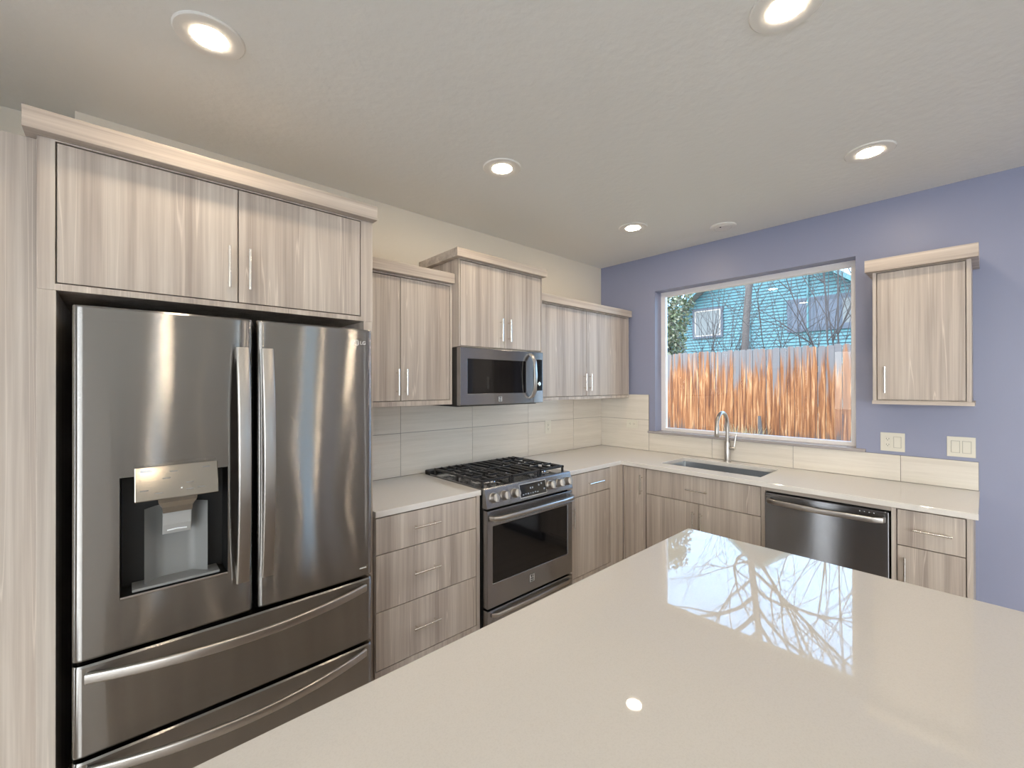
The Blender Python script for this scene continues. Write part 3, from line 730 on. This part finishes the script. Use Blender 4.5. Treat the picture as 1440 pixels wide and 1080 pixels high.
# cooktop
obj('cooktop', B((X0, X1, -0.654, -0.095, 0.8955, 0.921), b=0.003), STEEL, rg)
obj('vent_guard', B((X0, X1, -0.094, -0.030, 0.8955, 0.940), b=0.006), BLACKP, rg)
bm = bmesh.new()
for k in range(12): box(bm, X0 + .05 + k * .0565, X0 + .05 + k * .0565 + .040, -0.0955, -0.0935, 0.927, 0.934)
obj('vent_slots', bm, DARKHOLE, rg)
for cx, cy, r_ in ((-1.905, -0.52, 0.052), (-1.905, -0.24, 0.042), (-1.6725, -0.38, 0.058), (-1.440, -0.52, 0.046), (-1.440, -0.24, 0.038)):
    bm = bmesh.new(); lathe(bm, [(r_ * 1.9, 0.0), (r_ * 1.85, 0.0015), (r_ * 1.2, 0.002), (r_ * 1.1, 0.010), (r_ * 0.95, 0.014), (0, 0.014)], (cx, cy, 0.9211), n=28)
    bu = obj('burner', bm, CHROME, rg, smooth=35)
    bm = bmesh.new(); lathe(bm, [(r_ * 0.9, 0.0142), (r_ * 0.88, 0.021), (r_ * 0.7, 0.0235), (0, 0.0235)], (cx, cy, 0.9211), n=28); obj('cap', bm, IRON, bu, smooth=35)
for gx0, gx1 in ((-2.036, -1.800), (-1.796, -1.549), (-1.545, -1.309)):
    bm = bmesh.new(); zt = 0.953
    def bar(p, q, r=0.0066):
        pr = rrect(r * 1.6, r * 2.2, r * .5, 2); sweep(bm, [p, q], pr, (0, 0, 1))
    y0, y1 = -0.640, -0.118; gm = (gx0 + gx1) / 2
    for x in (gx0 + .01, gx1 - .01): bar((x, y0, zt), (x, y1, zt))
    for y in (y0 + .01, (y0 + y1) / 2, y1 - .01): bar((gx0 + .005, y, zt), (gx1 - .005, y, zt))
    cys = (-0.38,) if gx0 == -1.796 else (-0.52, -0.24)
    for cy in cys:
        for q in ((-1, 0), (1, 0)): bar((gm + q[0] * .022, cy, zt + .003), (gm + q[0] * (gx1 - gx0 - .02) / 2, cy, zt + .003))
        dy = 0.115 if len(cys) == 2 else 0.24
        for q in (-1, 1):
            for e_ in (-1, 1): bar((gm + q * .06, cy + e_ * .045, zt + .004), (gm + q * .06, cy + e_ * dy, zt + .002), 0.0075)
        for q in (-1, 1): bar((gm, cy + q * .022, zt + .003), (gm, cy + q * dy, zt + .003))
    for x in (gx0 + .01, gx1 - .01):
        for y in (y0 + .01, (y0 + y1) / 2, y1 - .01): box(bm, x - .006, x + .006, y - .006, y + .006, 0.9212, zt)
    obj('grate', bm, IRON, rg, smooth=35)
# oven door
DX0, DX1 = -2.046, -1.299
bm = bmesh.new()
cells(bm, lambda u, v, q: (u, q, v), [DX0, -2.005, -1.350, DX1], [0.236, 0.374, 0.703, 0.796], -0.702, -0.657, lambda u, v: not (-2.005 < u < -1.350 and .374 < v < .703))
od = obj('oven_door', bm, STEEL, rg, bevel=0.004)
obj('oven_window', B((-2.0045, -1.3505, -0.6995, -0.665, 0.3745, 0.7025), b=0.001), BLACKG, od)
p = [(-2.028, -0.703, 0.756), (-2.020, -0.735, 0.757), (-1.985, -0.752, 0.758), (-1.90, -0.758, 0.759), (-1.6725, -0.760, 0.760), (-1.445, -0.758, 0.759), (-1.36, -0.752, 0.758), (-1.325, -0.735, 0.757), (-1.317, -0.703, 0.756)]
bar_handle(p, od, (0, 0, 1), 0.016, 0.034)
# maker's emblem on the door
def studio_badge(cx, y, cz, s, parent):
    pl = obj('emblem', B((cx - s, cx + s, y - 0.0015, y + 0.001, cz - s * 1.15, cz + s * 1.15), b=0.0005), BLACKP, parent)
    bm = bmesh.new()
    for q in ((-.95, -.72, -1.05, 1.05), (.72, .95, -1.05, 1.05), (-.9, .9, .95, 1.05), (-.9, .9, -1.05, -.95)): box(bm, cx + q[0] * s, cx + q[1] * s, y - 0.0022, y - 0.001, cz + q[2] * s, cz + q[3] * s)
    obj('emblem_border', bm, EMBLEM, pl)
    text_mesh('lettering', 'LG', s * 1.1, EMBLEM, pl, Matrix.Translation((cx, y - 0.002, cz + s * .3)) @ FACE_R)
    text_mesh('lettering', 'studio', s * .5, EMBLEM, pl, Matrix.Translation((cx, y - 0.002, cz - s * .45)) @ FACE_R)
studio_badge(-1.690, -0.7022, 0.316, 0.021, od)
dw_ = obj('warming_drawer', B((DX0, DX1, -0.702, -0.657, 0.085, 0.224), b=0.004), STEEL, rg)
bm = bmesh.new(); sweep(bm, [(DX0 + .03, -0.704, .196), (DX0 + .06, -0.722, .196), (-1.6725, -0.730, .196), (DX1 - .06, -0.722, .196), (DX1 - .03, -0.704, .196)], rrect(0.014, 0.022, 0.005), (0, 0, 1)); obj('handle', bm, STEEL_H, dw_, smooth=35)

# ------------------------------------------------------------------ microwave
mw = thing('microwave', 'stainless steel over-the-range microwave with a dark window and vertical handle', 'microwave', (-1.671, -0.22, 1.386))
obj('body', B((-2.040, -1.302, -0.392, -0.013, 1.386, 1.7555), b=0.002), BLACKP, mw)
bm = bmesh.new()
cells(bm, lambda u, v, q: (u, q, v), [-2.040, -1.984, -1.475, -1.402], [1.390, 1.463, 1.683, 1.753], -0.432, -0.393, lambda u, v: not (-1.984 < u < -1.475 and 1.463 < v < 1.683))
md = obj('door', bm, STEEL, mw, bevel=0.003)
obj('window_pane', B((-1.9835, -1.4755, -0.429, -0.396, 1.4635, 1.6825), b=0.001), BLACKG, md)
bm = bmesh.new()
pp = [(-1.438, -0.434, 1.425), (-1.438, -0.462, 1.440), (-1.438, -0.482, 1.480), (-1.438, -0.490, 1.580), (-1.438, -0.482, 1.680), (-1.438, -0.462, 1.718), (-1.438, -0.434, 1.735)]
sweep(bm, pp, rrect(0.030, 0.014, 0.005), (0, -1, 0.001)); obj('handle', bm, STEEL_H, md, smooth=35)
studio_badge(-1.716, -0.4322, 1.424, 0.015, md)
cpn = obj('control_panel', B((-1.400, -1.303, -0.432, -0.393, 1.390, 1.753), b=0.003), STEEL, mw)
obj('keypad', B((-1.392, -1.312, -0.4335, -0.431, 1.476, 1.700), b=0.001), BLACKG, cpn)
bm = bmesh.new(); lathe(bm, [(0.015, 0), (0.015, -0.010), (0.012, -0.013), (0, -0.013)], (-1.352, -0.4338, 1.525), 'y', 24); obj('dial', bm, CHROME, cpn, smooth=35)
obj('vent_underside', B((-2.02, -1.32, -0.375, -0.05, 1.380, 1.3858)), DARKHOLE, mw)

# ------------------------------------------------------------------ dishwasher
dw = thing('dishwasher', 'dark stainless dishwasher with a long bar handle under the worktop', 'dishwasher', (-0.31, -1.977, 0))
obj('tub', B((-0.585, -0.03, -2.270, -1.684, 0.03, 0.852)), BLACKP, dw)
dd = obj('door', B((-0.628, -0.586, -2.270, -1.684, 0.105, 0.848), b=0.004), STEEL_D, dw)
obj('kick_plate', B((-0.555, -0.50, -2.270, -1.684, 0.0, 0.0298)), BLACKP, dw)
p = [(-0.6285, -1.702, 0.806), (-0.650, -1.708, 0.806), (-0.664, -1.745, 0.804), (-0.670, -1.977, 0.800), (-0.664, -2.209, 0.804), (-0.650, -2.246, 0.806), (-0.6285, -2.252, 0.806)]
bm = bmesh.new(); sweep(bm, p, rrect(0.012, 0.030, 0.005), (0, 0, 1)); obj('handle', bm, STEEL_H, dd, smooth=35)
for k in range(4):
    y = -2.150 - k * 0.020
    obj('indicator', B((-0.6288, -0.6275, y - 0.002, y + 0.002, 0.831, 0.835)), LIGHTMARK, dd)

# ------------------------------------------------------------------ outdoors
GZ = 0.15
def ground_mat():
    m, nt, b = new_mat('dry_lawn'); N = nt.nodes; L = nt.links
    t = N.new('ShaderNodeTexCoord'); n = N.new('ShaderNodeTexNoise'); n.inputs['Scale'].default_value = 6; n.inputs['Detail'].default_value = 5
    r = N.new('ShaderNodeValToRGB'); r.color_ramp.elements[0].position = .35; r.color_ramp.elements[0].color = (.20, .19, .10, 1); r.color_ramp.elements[1].position = .7; r.color_ramp.elements[1].color = (.42, .38, .24, 1)
    L.new(t.outputs['Object'], n.inputs['Vector']); L.new(n.outputs['Fac'], r.inputs[0]); L.new(r.outputs[0], b.inputs['Base Color']); b.inputs['Roughness'].default_value = .95
    return m
GROUND = ground_mat()
struct('ground', B((0.16, 40, -30, 30, GZ - .1, GZ)), GROUND)
BOUNCE_PATIO = plain('bounce_paving', (.55, .53, .50), .9)  # unseen paving, made pale to bounce daylight up to the ceiling
struct('ground', B((-30, XL - .16, -30, 30, -0.25, -0.05)), BOUNCE_PATIO)
struct('ground', B((XL - .159, 0.159, -30, YB - .16, -0.25, -0.05)), BOUNCE_PATIO)
def picket_mat():
    m, nt, b = new_mat('cedar_picket'); N = nt.nodes; L = nt.links
    t = N.new('ShaderNodeTexCoord'); oi = N.new('ShaderNodeObjectInfo'); mul = N.new('ShaderNodeMath'); mul.operation = 'MULTIPLY'; mul.inputs[1].default_value = 53
    add = N.new('ShaderNodeVectorMath'); add.operation = 'ADD'
    L.new(oi.outputs['Random'], mul.inputs[0]); L.new(t.outputs['Object'], add.inputs[0]); L.new(mul.outputs[0], add.inputs[1])
    def noise(s, det=4):
        mp = N.new('ShaderNodeMapping'); mp.inputs['Scale'].default_value = s; L.new(add.outputs[0], mp.inputs[0])
        n = N.new('ShaderNodeTexNoise'); n.inputs['Scale'].default_value = 1; n.inputs['Detail'].default_value = det; n.inputs['Roughness'].default_value = .6
        n.inputs['Distortion'].default_value = .6
        L.new(mp.outputs[0], n.inputs['Vector']); return n
    g = noise((22, 30, 1.6)); r = N.new('ShaderNodeValToRGB'); e = r.color_ramp.elements
    e[0].position = .34; e[0].color = (.07, .021, .007, 1); e[1].position = .68; e[1].color = (.38, .22, .115, 1); k = e.new(.52); k.color = (.18, .068, .021, 1)
    L.new(g.outputs['Fac'], r.inputs[0])
    # weathered grey heads, stained feet: wear that stays on the boards
    sp = N.new('ShaderNodeSeparateXYZ'); L.new(t.outputs['Object'], sp.inputs[0]); wn_ = noise((14, 22, 1.0), 5)
    def mr(a, b_, c, d_, src):
        q = N.new('ShaderNodeMapRange'); q.inputs[1].default_value = a; q.inputs[2].default_value = b_; q.inputs[3].default_value = c; q.inputs[4].default_value = d_
        L.new(src, q.inputs[0]); return q.outputs[0]
    def math2(op, a, b_):
        q = N.new('ShaderNodeMath'); q.operation = op; L.new(a, q.inputs[0])
        if isinstance(b_, float): q.inputs[1].default_value = b_
        else: L.new(b_, q.inputs[1])
        return q.outputs[0]
    wob = mr(.3, .7, -.45, .45, wn_.outputs['Fac']); rnd = mr(0, 1, -.22, .22, oi.outputs['Random'])
    h = math2('ADD', math2('ADD', sp.outputs['Z'], wob), rnd)
    top = mr(1.50, 1.85, 0, .95, h)
    hb = math2('ADD', sp.outputs['Z'], math2('MULTIPLY', wob, -.5))
    bot = mr(.50, .62, .9, 0, hb)
    def mix(f, a, col):
        q = N.new('ShaderNodeMix'); q.data_type = 'RGBA'; L.new(f, q.inputs[0]); L.new(a, q.inputs[6]); q.inputs[7].default_value = (*col, 1); return q.outputs[2]
    c = mix(top, r.outputs[0], (.10, .105, .12)); c = mix(bot, c, (.05, .04, .04))
    L.new(c, b.inputs['Base Color']); b.inputs['Roughness'].default_value = .85
    return m
PICKET = picket_mat()
RAIL = plain('cedar_rail', (.36, .2, .11), .9)
fx_ = 4.0
PW = 0.098
fe = thing('wooden_fence', 'orange cedar picket fence with grey weathered tops outside the window', 'fence', (fx_, 0, GZ))
bm = bmesh.new()
for z in (0.5, 1.1, 1.7): box(bm, fx_ + .012, fx_ + .05, -3.2, 6.2, z, z + .09)
obj('rail', bm, RAIL, fe)
y = -3.2; k = 0
rnd = random.Random(3)
while y < 6.15:
    top = 1.90 + rnd.uniform(-.012, .012) + (0.04 if True else 0); d = rnd.uniform(-.004, .004); ch = .022; g = rnd.uniform(.001, .004)
    bm = bmesh.new(); tl = rnd.uniform(-.006, .006)
    prof = [(y + g, 0.02), (y + PW - g, 0.02), (y + PW - g + tl, top - ch), (y + PW - g - ch + tl, top), (y + g + ch + tl, top), (y + g + tl, top - ch)]
    f = [bm.verts.new((fx_ - .012 + d, a, GZ + z)) for a, z in prof]; q = [bm.verts.new((fx_ + .008 + d, a, GZ + z)) for a, z in prof]
    bm.faces.new(f); bm.faces.new(q[::-1])
    for i in range(6): bm.faces.new((f[i], q[i], q[(i + 1) % 6], f[(i + 1) % 6]))
    obj('picket', bm, PICKET, fe)
    y += PW; k += 1
# house across the fence
SIDING = plain('teal_siding', (.045, .14, .18), .6)
TRIM_AND_SHADE = plain('slate_trim_and_lap_shade', (.035, .055, .09), .6)
ROOFM = plain('roof_shingle', (.10, .10, .11), .9)
HX = 16.0; KH = (HX + 3.5956) / 13.5956
def hy(y): return -2.6142 + (y + 2.6142) * KH
def hz(z): return 1.5167 + (z - 1.5167) * KH
YC, ZA, SL, HW = hy(1.70), hz(5.72), 0.80, 5.6
ho = thing('house', 'teal clapboard neighbouring house beyond the fence', 'house', (HX + 3, YC, GZ))
bm = bmesh.new(); z = GZ + .2; lap = 0.128
def half(z): return min(HW, (ZA - z) / SL)
while z < ZA - .05:
    z1 = min(z + lap, ZA - .02); a, b_ = half(z), half(z1)
    vs = [P(HX - .04, YC - a, z + .026), P(HX - .04, YC + a, z + .026), P(HX - .002, YC + b_, z1), P(HX - .002, YC - b_, z1)]
    bm.faces.new(vs)
    z += lap
obj('siding', bm, SIDING, ho)
bm = bmesh.new()
ev = ZA - SL * HW
pr = [(YC - HW, GZ), (YC + HW, GZ), (YC + HW, ev), (YC, ZA), (YC - HW, ev)]
f = [P(HX, a, z) for a, z in pr]; q = [P(HX + 7, a, z) for a, z in pr]
bm.faces.new(f); bm.faces.new(q[::-1])
for i in range(5): bm.faces.new((f[i], q[i], q[(i + 1) % 5], f[(i + 1) % 5]))
obj('walls', bm, TRIM_AND_SHADE, ho)  # dark backing painted as the shade in the siding's lap gaps
for sgn in (-1, 1):
    bm = bmesh.new()
    pr = [(YC, ZA + .03), (YC + sgn * (HW + .5), ZA + .03 - SL * (HW + .5)), (YC + sgn * (HW + .5), ZA + .20 - SL * (HW + .5)), (YC, ZA + .20)]
    f = [P(HX - .55, a, z) for a, z in pr]; q = [P(HX + 7.4, a, z) for a, z in pr]
    bm.faces.new(f); bm.faces.new(q[::-1])
    for i in range(4): bm.faces.new((f[i], q[i], q[(i + 1) % 4], f[(i + 1) % 4]))
    rf = obj('roof', bm, ROOFM, ho)
    bm = bmesh.new()
    pr = [(YC, ZA + .0), (YC + sgn * (HW + .5), ZA + .0 - SL * (HW + .5)), (YC + sgn * (HW + .5), ZA + .17 - SL * (HW + .5)), (YC, ZA + .17)]
    f = [P(HX - .60, a, z) for a, z in pr]; q = [P(HX - .552, a, z) for a, z in pr]
    bm.faces.new(f); bm.faces.new(q[::-1])
    for i in range(4): bm.faces.new((f[i], q[i], q[(i + 1) % 4], f[(i + 1) % 4]))
    obj('rake_board', bm, SIDING, rf)
BLIND = plain('pale_blind', (.10, .12, .14), .7)
HGLASS = plain('house_window_glass', (.07, .09, .13), .08, 0, .12)
def hwin(y0, y1, z0, z1, trimm, framem, panem, mull=()):
    bm = bmesh.new(); cells(bm, lambda u, v, q: (q, u, v), [y0, y0 + .10, y1 - .10, y1], [z0, z0 + .09, z1 - .09, z1], HX - .085, HX - .001, lambda u, v: not (y0 + .1 < u < y1 - .1 and z0 + .09 < v < z1 - .09))
    o = obj('window', bm, trimm, ho)
    a0, a1, b0, b1 = y0 + .10, y1 - .10, z0 + .09, z1 - .09
    us = uniq([a0, a0 + .05, a1 - .05, a1] + [k for m_ in mull for k in (m_ - .025, m_ + .025)])
    def kp(u, v): return u < a0 + .05 or u > a1 - .05 or v < b0 + .05 or v > b1 - .05 or any(abs(u - m_) < .025 for m_ in mull)
    bm = bmesh.new(); cells(bm, lambda u, v, q: (q, u, v), us, [b0, b0 + .05, b1 - .05, b1], HX - .075, HX - .045, kp); obj('sash', bm, framem, o)
    obj('pane', B((HX - .060, HX - .054, a0 + .04, a1 - .04, b0 + .04, b1 - .04)), panem, o)
    return o
WFR = plain('white_sash', (.26, .26, .26), .5)
hwin(hy(2.76), hy(3.70), hz(2.97), hz(3.90), TRIM_AND_SHADE, WFR, BLIND)
wq = hwin(hy(-0.75), hy(1.06), hz(2.93), hz(3.83), TRIM_AND_SHADE, TRIM_AND_SHADE, HGLASS, (hy(0.46), hy(-0.12)))
obj('blind', B((HX - .0625, HX - .0605, hy(-0.62), hy(-0.17), hz(3.08), hz(3.70))), BLIND, wq)
bm = bmesh.new(); tube(bm, [(HX - .08, hy(y_), hz(z_)) for y_, z_ in ((2.01, 3.35), (2.01, 2.66), (1.98, 2.56), (1.88, 2.48), (1.70, 2.46), (.95, 2.46))], 0.035, 8); obj('conduit', bm, SIDING, ho, smooth=True)
bm = bmesh.new(); tube(bm, [(HX - .08, hy(.58), hz(4.9)), (HX - .08, hy(.58), hz(2.1))], 0.035, 8); obj('downspout', bm, SIDING, ho, smooth=True)

# trees and shrubs
BARK = plain('grey_bark', (.085, .08, .082), .9, 0, .2, (40, .6, .02))
TWIG = plain('pale_twig', (.05, .047, .052), .9)
LEAF = plain('evergreen_leaf', (.085, .12, .065), .55)
LEAF2 = plain('pale_leaf', (.22, .24, .18), .6)
DRY = plain('dry_weed', (.28, .25, .15), .9)
def branch(bm, rnd, p, d, length, rad, depth, up=0.1, wig=0.18, split=(2, 3), n=None):
    n = n or (6 if depth > 1 else 4); st = max(3, int(length / 0.35) + 1) if depth > 1 else 4
    st = min(st, 9); pts = [p.copy()]; d = d.normalized(); rr = [rad]; kids = []
    for i in range(st):
        d = (d + Vector((rnd.uniform(-wig, wig), rnd.uniform(-wig, wig), rnd.uniform(-wig, wig) + up * .3))).normalized()
        pts.append(pts[-1] + d * (length / st)); rr.append(max(rad * (1 - .62 * (i + 1) / st), .0025))
        if depth > 0 and i >= 1: kids.append((pts[-1].copy(), d.copy(), rr[-1]))
    tube(bm, pts, rr, n, cap=False)
    if depth > 0:
        for q, dd_, r_ in kids:
            for _ in range(rnd.choice(split)):
                ax = Vector((rnd.uniform(-1, 1), rnd.uniform(-1, 1), rnd.uniform(-.3, .6)))
                nd = (dd_ * .8 + ax.normalized() * .7).normalized()
                branch(bm, rnd, q, nd, length * rnd.uniform(.42, .70), max(r_ * .66, .004), depth - 1, up, wig * 1.15, (1, 2) if depth > 1 else (1,), None)
# tall bare tree behind the fence: its crown is what the island mirrors
tr = thing('bare_tree', 'tall bare-branched tree with a thick grey trunk behind the fence', 'tree', (4.9, 0.37, GZ))
rnd = random.Random(11)
bm = bmesh.new()
tp = [(4.9, .40, GZ), (4.9, .38, 1.8), (4.88, .33, 2.8), (4.9, .25, 3.8), (4.92, .14, 4.9), (4.9, 0.0, 6.2), (4.95, -.15, 7.6), (4.9, -.2, 8.8)]
tube(bm, tp, [.075, .066, .060, .056, .052, .042, .028, .012], 12); trunk = obj('trunk', bm, BARK, tr, smooth=True)
bm = bmesh.new()
for q_ in range(34):
    z = 3.2 + q_ * .155; ln = rnd.uniform(1.9, 3.0) * (1 if z < 6 else .6); ra = rnd.uniform(.020, .040)
    sg = -1 if q_ % 2 else 1
    i = max(j for j in range(len(tp)) if tp[j][2] <= z); a, b_ = Vector(tp[i]), Vector(tp[min(i + 1, len(tp) - 1)])
    p0 = a.lerp(b_, (z - a.z) / max(1e-3, b_.z - a.z))
    branch(bm, rnd, p0, Vector((rnd.uniform(-.8, .6), sg * rnd.uniform(.35, 1.1), rnd.uniform(.2, 1.5))), ln, ra, 2, .12, .30, (1, 2, 2))
obj('branches', bm, BARK, tr)
def shrub(x, y, h, n, seed, label, spread=.45, rad=.013, dep=1, name='bare_shrub', cat='shrub'):
    rnd = random.Random(seed); t = thing(name, label, cat, (x, y, GZ), 'bare shrubs behind the fence')
    for k in range(n):
        bm = bmesh.new(); a = 2 * math.pi * (k + rnd.random() * .6) / n
        d = Vector((math.cos(a) * spread, math.sin(a) * spread, 1))
        branch(bm, rnd, Vector((x + .05 * math.cos(a), y + .05 * math.sin(a), GZ)), d, h * rnd.uniform(.8, 1.05), rad, dep, .05, .11)
        obj('stem', bm, TWIG, t)
shrub(5.6, 1.62, 3.3, 9, 21, 'bare many-stemmed shrub below the small house window with the pale blind', .40)
shrub(6.0, 1.12, 3.1, 7, 22, 'bare shrub fanning out just left of the thick tree trunk', .5)
shrub(6.2, -0.44, 3.1, 8, 23, 'bare shrub in front of the near end of the wide dark house window', .42)
shrub(5.0, -1.18, 4.2, 8, 24, 'tall bare shrub at the right edge of the kitchen window', .22, .018)
shrub(6.2, 0.1, 3.3, 8, 25, 'bare shrub between the thick tree trunk and the wide dark house window', .6)
# evergreen at the left of the window
ev_ = thing('evergreen_tree', 'leafy green tree filling the left edge of the view through the window', 'tree', (5.4, 2.42, GZ))
bm = bmesh.new(); tube(bm, [(5.4, 2.42, GZ), (5.42, 2.40, 1.6), (5.38, 2.44, 3.0), (5.4, 2.4, 4.2)], [.07, .06, .045, .02], 8); obj('trunk', bm, BARK, ev_, smooth=True)
rnd = random.Random(5); bm = bmesh.new(); bm2 = bmesh.new()
for k in range(11000):
    z = rnd.uniform(1.9, 4.3); rr_ = .72 * (1 - abs(z - 3.3) / 3.4) + .1; a = rnd.uniform(0, 6.283); r_ = rr_ * math.sqrt(rnd.random())
    c_ = Vector((5.4 + r_ * math.cos(a), 2.44 + r_ * math.sin(a) * 1.0, z))
    d = Vector((rnd.uniform(-1, 1), rnd.uniform(-1, 1), rnd.uniform(-1, .4))).normalized(); s = d.cross(Vector((rnd.uniform(-1, 1), rnd.uniform(-1, 1), rnd.uniform(-1, 1)))).normalized()
    L_ = rnd.uniform(.055, .10); W_ = L_ * .32; q = bm if rnd.random() < .6 else bm2
    q.faces.new([q.verts.new(v) for v in (c_, c_ + d * L_ * .5 + s * W_, c_ + d * L_, c_ + d * L_ * .5 - s * W_)])
obj('foliage', bm, LEAF, ev_); obj('pale_foliage', bm2, LEAF2, ev_)
wd = thing('dry_weeds', 'tuft of dry straw-coloured weeds at the foot of the fence', 'weeds', (3.7, -0.05, GZ))
rnd = random.Random(9); bm = bmesh.new()
for k in range(240):
    a = rnd.uniform(0, 6.283); r_ = .26 * math.sqrt(rnd.random()); p0 = Vector((3.7 + r_ * .6 * math.cos(a), -0.03 + r_ * math.sin(a), GZ))
    d = Vector((rnd.uniform(-.22, .1), rnd.uniform(-.4, .4), 1)).normalized(); ln = rnd.uniform(.4, .78)
    tube(bm, [p0, p0 + d * ln * .5, p0 + d * ln + Vector((rnd.uniform(-.05, .05), rnd.uniform(-.09, .09), 0))], [.003, .0026, .0015], 3, cap=False)
o = obj('blades', bm, DRY, wd); o['kind'] = 'stuff'
po = thing('weathered_post', 'slim grey weathered post standing against the fence', 'post', (3.9, -0.20, GZ))
bm = bmesh.new(); tube(bm, [(3.9, -0.20, GZ), (3.905, -0.215, .6), (3.9, -0.20, .85), (3.91, -0.19, 1.02)], [.04, .035, .033, .022], 8); obj('post', bm, BARK, po, smooth=True)
